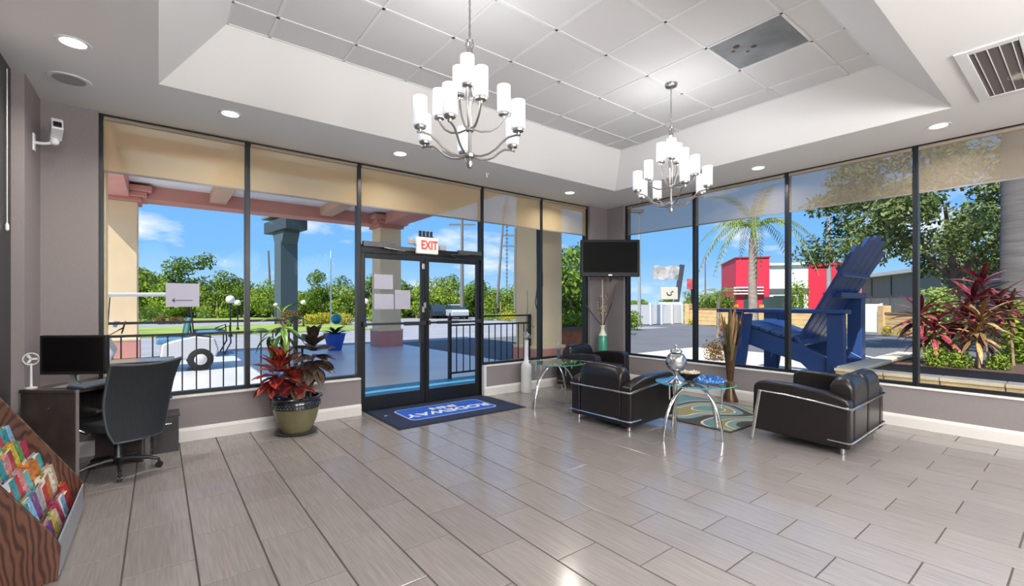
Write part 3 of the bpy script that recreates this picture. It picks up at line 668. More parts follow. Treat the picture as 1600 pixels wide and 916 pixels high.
for (x0, y0, x1, y1) in ((-.71, -.77, .71, -.75), (-.71, .75, .71, .77), (-.71, -.75, -.69, .75), (.69, -.75, .71, .75)): b.box(x0, y0, .001, x1, y1, .0125)
b.obj('binding', mat('rug_binding', (.05, .05, .045), .9), t)

# ------------------------------------------------------------------ door mat with its lettering (read by someone coming in)
MX0, MX1, MY0, MY1 = 2.08, 3.90, 4.70, 5.79
t = thing('door_mat', 'navy rubber entrance mat with a bright blue panel and white lettering', 'mat', ((MX0+MX1)/2, (MY0+MY1)/2, 0)); hx, hy = (MX1-MX0)/2, (MY1-MY0)/2
B().box(-hx, -hy, .001, hx, hy, .006).obj('rubber_edge', mat('mat_rubber', (.012, .013, .016), .7), t, bevel=.002)
B().box(-hx+.03, -hy+.03, .004, hx-.03, hy-.03, .010).obj('pile', mat('mat_navy', (.012, .022, .065), .95, bump=.4, bscale=300), t)
def rrect(w, h, r, cx=0, cy=0, k=6):
    P = []
    for (sx, sy, a0) in ((1, 1, 0), (-1, 1, 90), (-1, -1, 180), (1, -1, 270)):
        for i in range(k+1): a = radians(a0+90*i/k); P.append((cx+sx*(w-r)+r*cos(a), cy+sy*(h-r)+r*sin(a)))
    return P
B().prism(rrect(.63, .30, .09), 'z', .0095, .0112).obj('light_outline', mat('mat_lightblue', (.38, .52, .85), .95), t)
B().prism(rrect(.612, .282, .08), 'z', .0095, .0120).obj('blue_panel', mat('mat_blue', (.012, .10, .52), .95), t)
mw = mat('mat_white', (.72, .75, .80), .95)
text('RODEWAY', 'lettering', mw, t, (0, -.075, .0125), (0, 0, pi), .215, .0008, 1.12, .006)
text('INN', 'lettering', mw, t, (0, .115, .0125), (0, 0, pi), .17, .0008, 1.25, .006)
B().box(-.80, .12, .0095, -.76, .14, .0112).obj('small_tag', mw, t)

# ------------------------------------------------------------------ television
tv = Vector((7.78*sin(YAW), 7.78*cos(YAW), 0))+Vector((cos(YAW), -sin(YAW), 0))*((953-800)/710*7.78)
t = thing('television', 'black flat television mounted high in the far corner', 'television', (tv.x, tv.y, 1.852), -YAW)
B().box(-.505, -.03, 0, .505, .03, .635).obj('bezel', mat('tv_gloss_black', (.004, .004, .005), .35, spec=.15), t, bevel=.012)
B().box(-.465, -.0315, .075, .465, -.029, .595).obj('screen', mat('tv_screen', (.002, .002, .002), .5, spec=.08), t)
B().box(-.03, -.033, .022, .03, -.029, .038).obj('maker_badge', mat('badge_silver', (.4, .4, .4), .3, metal=1), t)
b = B(); b.box(-.10, .03, .2, .10, .05, .45); b.bar((0, .05, .32), (.05, .28, .32), .04); b.bar((.05, .28, .32), (-.02, .47, .32), .04); b.obox((-.0, .47, .32), (.09, .02, .2), radians(7)); b.obj('wall_arm', M_blkpl, t)

# ------------------------------------------------------------------ desk corner
M_esp = mat('espresso_laminate', (.075, .058, .052), .26, var=.3, vscale=5, stretch=(12, 1, 1), spec=.6)
M_edge = mat('grey_edge_band', (.20, .18, .17), .4)
RZ = atan2(.755, .655)
t = thing('computer_desk', 'dark laminate computer desk set diagonally in the left corner', 'desk', (-.49, 4.71, 0), RZ)
B().box(-.01, 0, .715, .60, .45, .74).obj('desktop', M_esp, t, bevel=.002)
B().box(0, .005, 0, .022, .445, .715).obj('end_panel', M_esp, t, bevel=.002)
B().box(.575, .005, 0, .597, .44, .715).obj('end_panel', M_esp, t, bevel=.002)
B().box(-.002, -.001, .0, .022, .005, .74).obj('edge_band', M_edge, t)
B().box(.022, .425, .30, .575, .44, .715).obj('modesty_panel', M_esp, t)
B().lathe([(.0, -.001), (.006, -.001)], (0, 0, 0), 10, cap=False).obj('screw_cap', M_edge, t).matrix_basis = Matrix.Translation((-.0015, .22, .60)) @ Matrix.Rotation(-pi/2, 4, 'Y')
t = thing('side_credenza', 'raised dark shelf unit with a reflective top under the left window', 'cabinet', (-.12, 5.44, 0))
B().box(-.30, -.19, .845, .24, .19, .87).obj('top', mat('gloss_top', (.05, .035, .03), .12, spec=.8), t, bevel=.002)
B().box(-.02, .15, .35, .10, .17, .845).obj('back_panel', M_blk, t)
B().box(.06, -.15, .35, .08, .15, .845).obj('side_panel', M_esp, t)
B().box(.02, -.15, 0, .06, -.11, .845).obj('post', M_esp, t); B().box(.02, .13, 0, .06, .17, .845).obj('post', M_esp, t)
t = thing('file_pedestal', 'low black file pedestal on the floor right of the office chair', 'cabinet', (.075, 5.46, 0))
B().box(-.115, -.13, 0, .075, .15, .33).obj('body', mat('pedestal_black', (.025, .02, .02), .35), t, bevel=.003)
B().box(-.125, -.14, .33, .085, .155, .347).obj('top', mat('pedestal_top', (.03, .025, .025), .2), t, bevel=.002)
B().box(-.10, -.137, .20, .065, -.13, .32).obj('drawer', M_blkpl, t, bevel=.002); B().box(-.05, -.15, .265, .02, -.135, .275).obj('handle', M_chrome, t, bevel=.002)

t = thing('computer_monitor', 'black flat computer monitor on the diagonal desk', 'monitor', (-.515, 4.90, .7405), -YAW+radians(6))
B().box(-.235, -.02, .10, .235, .02, .405).obj('bezel', mat('monitor_bezel', (.02, .018, .018), .3), t, bevel=.004)
B().box(-.215, -.0215, .125, .215, -.019, .388).obj('screen', mat('monitor_screen', (.006, .005, .005), .25), t)
B().box(-.239, -.015, .10, -.235, .022, .405).obj('silver_side', mat('silver_plastic', (.5, .5, .5), .35, metal=.6), t)
b = B(); b.obox((-.02, .02, .075), (.06, .02, .16), 0, radians(-10)); b.obj('neck', MATS['silver_plastic'], t, bevel=.003)
B().box(-.11, -.07, 0, .08, .11, .012).obj('foot', MATS['silver_plastic'], t, bevel=.004)
B().tube([(-.05, .03, .16), (.02, -.01, .05), (.09, -.03, .012), (.13, .02, .008)], .003, 5).obj('cable', M_blkpl, t)
t = thing('keyboard', 'dark blue-grey keyboard on the front edge of the desk', 'keyboard', (-.37, 4.905, .7405), RZ)
kb = B(); kb.add([(-.20, -.07, 0), (.22, -.07, 0), (.22, .07, 0), (-.20, .07, 0), (-.20, -.07, .012), (.22, -.07, .012), (.22, .07, .024), (-.20, .07, .024)], [(3,2,1,0),(4,5,6,7),(0,1,5,4),(1,2,6,5),(2,3,7,6),(3,0,4,7)])
kb.obj('base', mat('keyboard_slate', (.03, .045, .065), .4), t, bevel=.003)
kb = B()
for i in range(20):
    for j in range(5): kb.obox((-.188+.0205*i, -.055+.027*j, .018+.0023*j), (.016, .021, .007), 0, radians(5))
kb.obj('keys', mat('key_grey', (.16, .20, .24), .5), t, kind='stuff')
t = thing('desk_fan', 'small pale clip fan poking out behind the monitor', 'fan', (-.775, 5.03, .7405))
B().lathe([(.0, 0), (.035, 0), (.035, .008), (.008, .014), (.007, .19)], (0, 0, 0), 14).obj('stand', M_white, t, smooth=True)
B().tube([(.045*cos(q), .0, .225+.045*sin(q)) for q in [2*pi*i/16 for i in range(16)]], .005, 6, closed=True).obj('guard', M_white, t, smooth=True)
for k in range(3): B().obox((.018*cos(2.1*k), 0, .225+.018*sin(2.1*k)), (.034, .003, .016), 0, 0, -2.1*k).obj('blade', M_white, t)

# ------------------------------------------------------------------ office chair (front = local +Y)
t = thing('office_chair', 'black mesh-back office chair on castors at the desk', 'chair', (-.265, 4.96, 0), radians(36))
M_mesh = mat('black_mesh_fabric', (.013, .016, .020), .7, var=.2, vscale=60, stretch=(1, 1, .15), bump=.5, bscale=260)
M_cb = mat('chair_black', (.015, .015, .017), .35)
for k in range(5):
    a = radians(-36+10)+2*pi*k/5+radians(-95)
    b = B(); b.tube([(0, 0, .105), (cos(a)*.08, sin(a)*.08, .11), (cos(a)*.2, sin(a)*.2, .098), (cos(a)*.27, sin(a)*.27, .075)], [.026, .022, .016, .013], 8); L = b.obj('base_leg', M_cb, t, smooth=True)
    b = B(); c0 = Vector((cos(a)*.275, sin(a)*.275, 0)); sd_ = Vector((-sin(a), cos(a), 0))
    for s_ in (-1, 1):
        P = [c0+sd_*(s_*.016)+Vector((0, 0, .026)), c0+sd_*(s_*.006)+Vector((0, 0, .026))]; b.tube(P, .026, 14)
    b.tube([c0+Vector((0, 0, .03)), c0+Vector((0, 0, .078))], .009, 8); b.obj('caster', M_cb, L, smooth=True)
B().lathe([(.045, .085), (.045, .13), (.03, .15), (.028, .30), (.02, .305), (.018, .37)], (0, 0, 0), 18).obj('gas_column', M_cb, t, smooth=True)
st = B(); st.prism(rrect(.235, .235, .09, 0, .02), 'z', .385, .46); st.obj('seat', mat('chair_seat_fabric', (.02, .022, .027), .6), t, bevel=.022, seg=3)
B().box(-.10, -.12, .355, .10, .14, .386).obj('tilt_mechanism', M_cb, t, bevel=.006)
bk = B(); NU, NV = 12, 14; vs = []; fs = []
def bp(u, v, o):
    w = .20+.055*sin(min(v*1.5, 1)*pi/2)-.0*v; w *= (1+.06*max(0, v-.7)/.3) if v > .7 else 1
    if v < .12: w *= .9+.1*v/.12
    z = .31+.60*v+.02*abs(u)**2*v; y = -.285+.03*sin(v*pi)-.10*v*v+.055*u*u
    return (u*w, y-o, z)
for o_ in (0, .018):
    for j in range(NV+1):
        for i in range(NU+1): vs.append(bp(-1+2*i/NU, j/NV, o_))
S_ = (NU+1)*(NV+1)
for j in range(NV):
    for i in range(NU):
        q = j*(NU+1)+i; fs += [(q, q+1, q+NU+2, q+NU+1), (S_+q, S_+q+NU+1, S_+q+NU+2, S_+q+1)]
rim = [j*(NU+1) for j in range(NV+1)]+[NV*(NU+1)+i for i in range(1, NU+1)]+[j*(NU+1)+NU for j in range(NV-1, -1, -1)]+[i for i in range(NU-1, 0, -1)]
for i in range(len(rim)): a_, b_ = rim[i], rim[(i+1) % len(rim)]; fs.append((a_, b_, S_+b_, S_+a_))
bk.add(vs, fs); bk.obj('backrest', M_mesh, t, smooth=True)
B().tube([bp(u, v, .009) for (u, v) in [(-1, j/NV) for j in range(NV+1)]+[(-1+2*i/NU, 1) for i in range(1, NU+1)]+[(1, 1-j/NV) for j in range(1, NV+1)]+[(1-2*i/NU, 0) for i in range(1, NU)]], .010, 7, closed=True).obj('back_frame', mat('chair_frame_slate', (.06, .075, .09), .4), t, smooth=True)
B().tube([(0, -.06, .37), (0, -.20, .365), (0, -.255, .40), (0, -.255, .5)], .016, 8).obj('back_support', M_cb, t, smooth=True)
for s_ in (-1, 1):
    b = B(); b.prism([(-.22, .585), (.00, .60), (.06, .59), (.09, .565), (.07, .56), (-.02, .575), (-.22, .565)], 'x', s_*.262-.028, s_*.262+.028); A_ = b.obj('armrest', M_cb, t, bevel=.008)
    b = B(); b.tube([(s_*.262, .03, .57), (s_*.272, .06, .50), (s_*.268, .03, .42), (s_*.22, .0, .375), (s_*.10, .0, .37)], .011, 8); b.obj('arm_bracket', M_chrome, A_, smooth=True)

# ------------------------------------------------------------------ potted croton
t = thing('potted_croton', 'big glazed pot of red and dark croton plants under the left windows', 'plant', (1.18, 5.33, 0))
M_pot = mat('olive_glaze', (.17, .16, .075), .16, spec=.8, var=.25, vscale=4)
B().lathe([(.0, .02), (.15, .02), (.165, .05), (.205, .15), (.232, .25), (.240, .275)], (0, 0, 0), 40, cap=False).obj('pot', M_pot, t, smooth=True)
B().lathe([(.240, .275), (.246, .315), (.244, .345), (.235, .36)], (0, 0, 0), 40, cap=False).obj('dark_band', mat('blue_black_glaze', (.012, .018, .028), .12, spec=.9), t, smooth=True)
B().lathe([(.235, .36), (.262, .375), (.268, .388), (.258, .398), (.228, .396), (.222, .375), (.215, .33)], (0, 0, 0), 40, cap=False).obj('rim', MATS['blue_black_glaze'], t, smooth=True)
b = B()
for i in range(44):
    for z, o_ in ((.30, 0), (.325, .5)):
        a = 2*pi*(i+o_)/44; b.ball((.2455*cos(a), .2455*sin(a), z), .008, 6)
b.obj('relief_dots', mat('relief_olive', (.10, .10, .07), .3), t, kind='stuff')
B().lathe([(.0, .345), (.222, .342)], (0, 0, 0), 28, cap=False).obj('soil', mat('soil', (.06, .045, .03), .95), t)
B().lathe([(.0, 0), (.19, 0), (.215, .02), (.205, .024), (.17, .016), (.0, .016)], (0, 0, 0), 32, cap=False).obj('saucer', mat('dark_saucer', (.05, .05, .05), .4), t, smooth=True)
def leafmesh(name, L, w, fold, droop, m, N=6):
    vs = []; fs = []
    for i in range(N+1):
        u = i/N; ww = w*sin(pi*min(1, u*.93+.05))**.8 if i < N else .001; y = L*u; z = -droop*u*u
        vs += [(-ww, y, z+fold*ww), (0, y, z), (ww, y, z+fold*ww)]
    for i in range(N):
        k = 3*i; fs += [(k, k+1, k+4, k+3), (k+1, k+2, k+5, k+4)]
    me = bpy.data.meshes.new(name); me.from_pydata(vs, [], fs); me.materials.append(m)
    for p in me.polygons: p.use_smooth = True
    return me
def croton_mat(name, a, b_, veins):
    m = bpy.data.materials.new(name); m.use_nodes = True; n = m.node_tree.nodes; l = m.node_tree.links
    tc = n.new('ShaderNodeTexCoord'); nz = n.new('ShaderNodeTexNoise'); nz.inputs['Scale'].default_value = 14; nz.inputs['Detail'].default_value = 3
    mp = n.new('ShaderNodeMapping'); mp.inputs['Scale'].default_value = (2.5, .6, 1); l.new(tc.outputs['Object'], mp.inputs[0]); l.new(mp.outputs[0], nz.inputs[0])
    oi = n.new('ShaderNodeObjectInfo'); ad = n.new('ShaderNodeMath'); ad.operation = 'ADD'; mr = n.new('ShaderNodeMapRange'); mr.inputs[3].default_value = -.18; mr.inputs[4].default_value = .18
    l.new(oi.outputs['Random'], mr.inputs[0]); l.new(nz.outputs[0], ad.inputs[0]); l.new(mr.outputs[0], ad.inputs[1])
    cr = n.new('ShaderNodeValToRGB'); e = cr.color_ramp.elements; e[0].position = .36; e[0].color = (*a, 1); e[1].position = .66; e[1].color = (*veins, 1); x = e.new(.5); x.color = (*b_, 1)
    l.new(ad.outputs[0], cr.inputs[0]); l.new(cr.outputs[0], n['Principled BSDF'].inputs['Base Color']); n['Principled BSDF'].inputs['Roughness'].default_value = .3
    return m
CR = croton_mat('croton_red', (.07, .012, .015), (.33, .028, .02), (.55, .13, .07)); CG = croton_mat('croton_dark', (.03, .022, .018), (.085, .06, .045), (.17, .13, .085)); CY = croton_mat('dracaena_green', (.05, .14, .02), (.11, .26, .03), (.35, .50, .10))
LR = leafmesh('leaf_red', .29, .068, .30, .05, CR); LD = leafmesh('leaf_dark', .24, .066, .30, .05, CG); LG = leafmesh('leaf_green', .27, .034, .4, .12, CY)
rnd = random.Random(21)
def stemtube(pts, r, m, nm='stem'): B().tube(pts, r, 7).obj(nm, m, t, smooth=True)
M_bark = mat('tan_bark', (.38, .26, .15), .8, var=.2, vscale=10)
def crown(c, me, nlev, per, spread, el0, el1, s=1.0, h=.14, az0=0, azr=2*pi):
    for i in range(nlev):
        for k in range(per):
            a = az0+azr*(k+.5*(i % 2)+rnd.uniform(-.2, .2))/per; el = el0+(el1-el0)*i/max(1, nlev-1)+rnd.uniform(-.12, .12)
            d = Vector((cos(a)*cos(el), sin(a)*cos(el), sin(el))); p = Vector(c)+Vector((0, 0, h*i/nlev))+d*.02
            inst(me, 'leaf', t, p, d, rnd.uniform(-.3, .3), s*rnd.uniform(.8, 1.12)*(1-.22*i/nlev))
R_ = Vector((cos(YAW), -sin(YAW), 0))                       # rightwards as seen from the room's open side
p = R_*-.20+Vector((0, -.05, .58)); stemtube([(-.02, -.03, .34), (-.06, 0, .45), p], .012, M_bark); crown(p, LR, 5, 9, 1, -.40, 1.15, 1.0, .18)
p = R_*-.02+Vector((0, -.08, .52)); stemtube([(.0, -.06, .34), p], .010, M_bark); crown(p, LR, 2, 8, 1, -.2, .7, .85, .10)
p = R_*.19+Vector((0, .02, .84)); stemtube([(.13, -.05, .34), R_*.15+Vector((0, 0, .6)), p], .011, mat('purple_stem', (.12, .07, .06), .7)); crown(p+Vector((0, 0, -.12)), LD, 6, 9, 1, -.8, 1.2, 1.0, .30)
p = R_*-.14+Vector((0, .05, 1.20)); stemtube([(.02, .02, .34), R_*-.05+Vector((0, .04, .60)), R_*-.12+Vector((0, .06, .85)), R_*-.12+Vector((0, .06, 1.05)), p], [.032, .030, .022, .016, .012], M_bark); crown(p+Vector((0, 0, -.14)), LG, 4, 5, 1, -.75, .8, 1.0, .30); crown(p+R_*-.14+Vector((0, 0, -.16)), LG, 2, 4, 1, -.6, .3, .9, .1)
stemtube([(.05, .04, .34), (.07, .06, .6), (.075, .07, .92)], .012, mat('dark_cane', (.05, .04, .035), .8))
stemtube([(-.03, .05, .34), (-.06, .08, .8), (-.055, .09, 1.1)], .009, MATS['dark_cane'])
crown((.06, .05, .60), LG, 1, 3, 1, .2, .3, .7, .1)

# ------------------------------------------------------------------ brochure rack by the left wall
t = thing('brochure_rack', 'oak-sided stepped rack packed with brochures at the lower left', 'rack', (-.65, 3.68, 0))
def woodmat():
    m = bpy.data.materials.new('cherry_oak'); m.use_nodes = True; n = m.node_tree.nodes; l = m.node_tree.links
    tc = n.new('ShaderNodeTexCoord'); mp = n.new('ShaderNodeMapping'); mp.inputs['Scale'].default_value = (5.5, 1, 1.5); wv = n.new('ShaderNodeTexWave'); wv.wave_type = 'RINGS'; wv.rings_direction = 'Y'; wv.inputs['Scale'].default_value = 2.6; wv.inputs['Distortion'].default_value = 9; wv.inputs['Detail'].default_value = 2.5; wv.inputs['Detail Scale'].default_value = 1.1
    l.new(tc.outputs['Object'], mp.inputs[0]); l.new(mp.outputs[0], wv.inputs[0]); cr = n.new('ShaderNodeValToRGB'); e = cr.color_ramp.elements
    e[0].color = (.045, .018, .012, 1); e[1].color = (.13, .055, .035, 1); e[0].position = .05; e[1].position = .7; l.new(wv.outputs[0], cr.inputs[0]); l.new(cr.outputs[0], n['Principled BSDF'].inputs['Base Color']); n['Principled BSDF'].inputs['Roughness'].default_value = .32; return m
M_oak = woodmat(); M_rack = mat('rack_dark_wood', (.10, .04, .028), .4); M_acr = glassmat('acrylic', (.86, .91, .97), .16)
XF, XB = .25, -.245; SL = 1.62; ZF = .19                         # local x of front and back; slope of the stepped top
poly = [(XB, 0), (XF, 0), (XF+.012, ZF-.02), (XF-.02, ZF+.05), (XB+.05, ZF+.05+SL*(XF-.02-XB-.05)), (XB, ZF+.05+SL*(XF-.02-XB-.05))]
for y in (-.485, .47): B().prism(poly, 'y', y, y+.018).obj('side_panel', M_oak, t, bevel=.003)
ST = []; ns = 7
for i in range(ns):
    x = XF-.035-.064*i; z = .08+.104*i; ST.append((x, z))
    B().box(x-.085, -.465, z-.012, x-.005, .468, z).obj('shelf', M_rack, t)
    B().box(x-.001, -.465, z-.012, x+.002, .468, z+.045).obj('front_lip', M_rack if i else M_acr, t)
B().box(XB, -.465, .02, XB+.012, .468, .9).obj('back_panel', M_rack, t)
B().box(XF-.004, -.468, .02, XF+.004, .472, ZF).obj('front_panel', mat('grey_acrylic_front', (.40, .44, .50), .15, trans=.2), t, bevel=.002)
b = B()
for i in range(9): b.lathe([(.0, 0), (.006, 0)], (0, 0, 0), 8, cap=False)
names = ['teal', 'red', 'yellow', 'navy', 'green', 'orange', 'white', 'sky blue', 'crimson', 'olive', 'cream', 'brown', 'purple', 'turquoise', 'pink', 'grey']
cols = [(.03, .30, .33), (.50, .04, .04), (.65, .50, .05), (.03, .06, .25), (.08, .30, .08), (.60, .20, .04), (.70, .70, .68), (.20, .45, .70), (.40, .03, .08), (.22, .24, .06), (.62, .56, .42), (.20, .10, .05), (.18, .06, .25), (.05, .45, .50), (.65, .25, .28), (.35, .37, .40)]
def cover(i, j):
    k = names[i]+'_'+str(j)
    m = bpy.data.materials.new('cover_'+names[i].replace(' ', '_')); m.use_nodes = True; n = m.node_tree.nodes; l = m.node_tree.links
    tc = n.new('ShaderNodeTexCoord'); v = n.new('ShaderNodeTexVoronoi'); v.inputs['Scale'].default_value = 22; nz = n.new('ShaderNodeTexNoise'); nz.inputs['Scale'].default_value = 16
    cr = n.new('ShaderNodeValToRGB'); cr.color_ramp.interpolation = 'CONSTANT'; e = cr.color_ramp.elements; c2 = cols[(i*5+3+j) % 16]
    e[0].color = (*cols[i], 1); e[1].position = .56; e[1].color = (*c2, 1); x = e.new(.66); x.color = (.75, .74, .70, 1); x = e.new(.42); x.color = (*[q*.5 for q in cols[i]], 1); x = e.new(.47); x.color = (*cols[i], 1)
    l.new(tc.outputs['Object'], nz.inputs[0]); l.new(nz.outputs[0], cr.inputs[0]); l.new(cr.outputs[0], n['Principled BSDF'].inputs['Base Color']); n['Principled BSDF'].inputs['Roughness'].default_value = .3
    return m
covers = [cover(i, j) for i in range(16) for j in range(1)]
M_pages = mat('page_edges', (.62, .60, .56), .8)
ordn = ['lowest', 'second-lowest', 'third', 'fourth', 'fifth', 'sixth', 'topmost']
ordc = ['nearest slot', 'second slot', 'third slot', 'fourth slot', 'middle slot', 'sixth slot', 'seventh slot', 'slot next to the far end', 'far end slot']
rnd = random.Random(77)
for i, (x, z) in enumerate(ST):
    for j in range(9):
        ci = rnd.randrange(16); yc = -.465+.1035*(j+.5)+.001; tk = rnd.uniform(.038, .062); h = rnd.uniform(.135, .185)*(.85 if i == 0 else 1); w = rnd.uniform(.094, .100)
        g = thing('brochure_stack', '%s-covered brochures, %s tier of the rack, %s' % (names[ci], ordn[i], ordc[j]), 'brochures', (-.65+x-.006, 3.68+yc, z+.002), 0, 'brochures in the stepped rack')
        g.rotation_euler = (0, radians(-12+rnd.uniform(-4, 2)), radians(rnd.uniform(-3, 3)))
        B().box(-tk-.004, -w/2, 0, -.0015, w/2, h).obj('pages', covers[ci] if rnd.random() < .65 else M_pages, g)
        B().box(-.0015, -w/2-.0005, 0, 0, w/2+.0005, h+.001).obj('cover', covers[ci], g)
        B().box(-tk*.45, -w/2+.004, h-.004, -tk*.3, w/2-.002, h+.012).obj('raised_leaflet', covers[(ci+rnd.randrange(1, 5)) % 16], g)

# ================================================================== OUTSIDE
GZ = -.12
M_conc = mat('plaza_concrete', (.58, .59, .61), .32, spec=1.0, var=.10, vscale=.7, bump=.1)
M_asph = mat('asphalt', (.30, .30, .31), .7, var=.12, vscale=.5)
M_asph2 = mat('side_asphalt', (.13, .13, .135), .85, var=.12, vscale=.5)
M_walk = mat('pale_walk', (.66, .58, .46), .85, var=.06, vscale=1)
M_grass = mat('lawn_grass', (.24, .32, .05), .95, var=.3, vscale=.6)
M_stuc = mat('tan_stucco', (.88, .68, .42), .9, var=.05, vscale=2, bump=.4, bscale=25)
M_pink = mat('pink_stucco', (.62, .28, .23), .85, var=.06, vscale=2, bump=.3, bscale=25)
def st(b, name, m, **k): return struct(b, name, m, **k)
b = B(); b.box(-120, -60, -.62, 160, 160, -.2); st(b, 'ground', mat('far_ground', (.22, .26, .10), .95, var=.2, vscale=.15))
st(B().box(-14, Y1+.17, -.2, 7.2, 16.8, GZ), 'plaza', M_conc)
st(B().box(-2.5, Y1+.171, -.11, 6.2, 7.46, -.004), 'entry_platform', mat('blue_painted_deck', (.035, .22, .40), .5, var=.08, vscale=3))
st(B().box(-60, 16.8, -.2, 26, 26.0, GZ-.01), 'driveway', M_asph)
st(B().box(-60, 26.0, -.2, 10.2, 37, GZ+.03), 'lawn', M_grass)
st(B().box(-60, 37, -.2, 60, 46, GZ), 'road', M_asph)
st(B().box(-60, 46, -.2, 60, 47.2, GZ+.06), 'kerb', mat('pale_kerb', (.62, .60, .54), .8))
st(B().box(10.2, 26.0, -.2, 34, 37, GZ-.015), 'parking_lot', M_asph); st(B().box(26, 16.8, -.2, 40, 26, GZ-.018), 'street_corner', M_asph2)
st(B().box(-80, 47.2, -.2, 80, 60, GZ+.02), 'verge', M_grass)
# right side
st(B().box(X1+.17, -14, -.2, 14.8, 8.6, GZ), 'side_walk', M_walk)
st(B().box(7.2, 8.6, -.2, 14.8, 16.8, GZ-.012), 'side_lane', M_asph2)
st(B().box(14.8, -14, -.2, 30, 16.8, GZ-.02), 'side_street', M_asph2)
b = B(); b.bar((13.2, 1.6, GZ+.002), (17.4, 5.2, GZ+.002), .14, .008); st(b, 'road_marking', mat('road_white', (.75, .75, .75), .8))

# ---- porte-cochere
pc = thing('entrance_canopy', 'drive-under entrance canopy with pink beams and white soffit', 'canopy', (2.9, 11, 0))
o = (2.9, 11, 0)
def pcb(f, name, m, **k): b = B(o); f(b); return b.obj(name, m, pc, **k)
pcb(lambda b: b.box(-1.9, 6.0, 4.55, 7.0, 16.4, 4.7), 'soffit', mat('white_soffit', (.82, .80, .78), .9, bump=.4, bscale=12, var=.05, vscale=2))
pcb(lambda b: b.box(-2.0, 5.9, 4.7, 7.1, 16.5, 5.1), 'roof_slab', M_stuc)
pcb(lambda b: b.box(-1.3, 15.55, 4.18, 7.0, 16.25, 4.56), 'outer_beam', M_pink, bevel=.02)
pcb(lambda b: b.box(6.2, 6.0, 4.18, 6.9, 15.6, 4.56), 'side_beam', M_pink, bevel=.02)
pcb(lambda b: b.box(-1.3, 6.0, 4.18, -.6, 15.6, 4.56), 'side_beam', M_pink, bevel=.02)
for xb in (1.35, 4.35): pcb(lambda b: b.box(xb-.2, 6.0, 4.28, xb+.2, 15.6, 4.56), 'cross_beam', mat('tan_pink_stucco', (.60, .38, .27), .9, bump=.3, bscale=25), bevel=.015)
pcb(lambda b: b.box(-.55, 11.0, 4.34, 6.2, 11.35, 4.56), 'cross_beam', M_pink)
def column(cx, cy, w, label):
    t = thing('canopy_column', label, 'column', (cx, cy, GZ), 0, 'canopy columns'); h = w/2
    B().box(-h, -h, .6, h, h, 4.2).obj('shaft', M_stuc, t, bevel=.02)
    B().box(-h-.05, -h-.05, 0, h+.05, h+.05, .56).obj('base', M_pink, t, bevel=.015)
    B().box(-h-.06, -h-.06, .55, h+.06, h+.06, .62).obj('base_cap', M_stuc, t, bevel=.015)
    b = B(); b.box(-h-.08, -h-.08, 4.2, h+.08, h+.08, 4.32); b.box(-h-.2, -h-.2, 4.32, h+.2, h+.2, 4.45); b.box(-h-.30, -h-.30, 4.45, h+.30, h+.30, 4.6); b.obj('capital', M_pink, t, bevel=.02)
column(-.83, 15.9, .78, 'tan canopy column at far left behind the golf cart')
column(6.50, 15.75, .78, 'tan canopy column seen through the left door leaf')
column(6.62, 7.55, .72, 'near tan canopy column right of the door')
t = thing('downspout_cable', 'dark loose cable hanging down the near tan column', 'cable', (6.2, 7.13, .6))
B().tube([(0, 0, 2.9), (.0, 0, 1.9), (.01, -.01, 1.2), (-.05, -.01, .8), (.03, -.02, .55)], .012, 6).obj('cable', M_blkpl, t); B().box(.1, -.02, 1.15, .15, .02, 1.45).obj('junction_box', mat('cable_brown', (.18, .12, .08), .7), t)
st(B().box(-.62, 5.85, GZ, -.405, 6.15, 3.42), 'pilaster', M_stuc)

# ---- railings
def railing(x0, x1, y, label, z0=.10, z1=1.15, step=.148):
    t = thing('railing', label, 'railing', ((x0+x1)/2, y, 0)); c = (x0+x1)/2; M_ = mat('black_iron', (.012, .012, .014), .45)
    for z, nm in ((z1, 'top_rail'), (z1-.16, 'middle_rail'), (z0, 'bottom_rail')): B().box(x0-c, -.018, z-.016, x1-c, .018, z+.016).obj(nm, M_, t)
    k = int((x1-x0)/step); me = None
    for i in range(k+1):
        x = x0-c+(x1-x0)*i/k; post = i in (0, k)
        if post: B().box(x-.028, -.028, 0, x+.028, .028, z1+.02).obj('post', M_, t); continue
        if me is None: me = B().box(-.008, -.008, z0, .008, .008, z1-.16+.0).mesh('bar'); me.materials.append(M_)
        inst(me, 'bar', t, (x, 0, 0))
railing(-2.2, 1.62, 7.38, 'black iron railing outside the left windows')
railing(4.27, 6.20, 7.38, 'black iron railing outside right of the double door')

# ---- golf cart (front towards -X)
t = thing('golf_cart', 'white golf cart with blue and teal seats parked on the plaza', 'golf cart', (-.1, 13.0, GZ))
M_gw = mat('cart_white', (.58, .59, .61), .3); M_gs = mat('cart_seat_blue', (.10, .24, .38), .5); M_rub = mat('tyre_rubber', (.015, .015, .015), .8); M_gb = mat('cart_frame_black', (.02, .02, .025), .4)
for (x, y) in ((-.95, -.48), (.85, -.48), (-.95, .48), (.85, .48)):
    w = B(); w.tube([(x, y-.09, .25), (x, y-.07, .25), (x, y+.07, .25), (x, y+.09, .25)], [.20, .25, .25, .20], 24); W_ = w.obj('wheel', M_rub, t, smooth=True)
    s_ = -1 if y < 0 else 1; h = B(); h.tube([(x, y+s_*.085, .25), (x, y+s_*.10, .25)], [.13, .11], 16); h.obj('hubcap', mat('hub_silver', (.65, .65, .65), .4), W_, smooth=True)
body = B(); body.prism([(.35, .25), (1.15, .30), (1.2, .45), (1.12, .72), (.75, .78), (.35, .70), (.15, .62), (.12, .30)], 'y', -.55, .55); body.obj('rear_body', M_gw, t, bevel=.04)
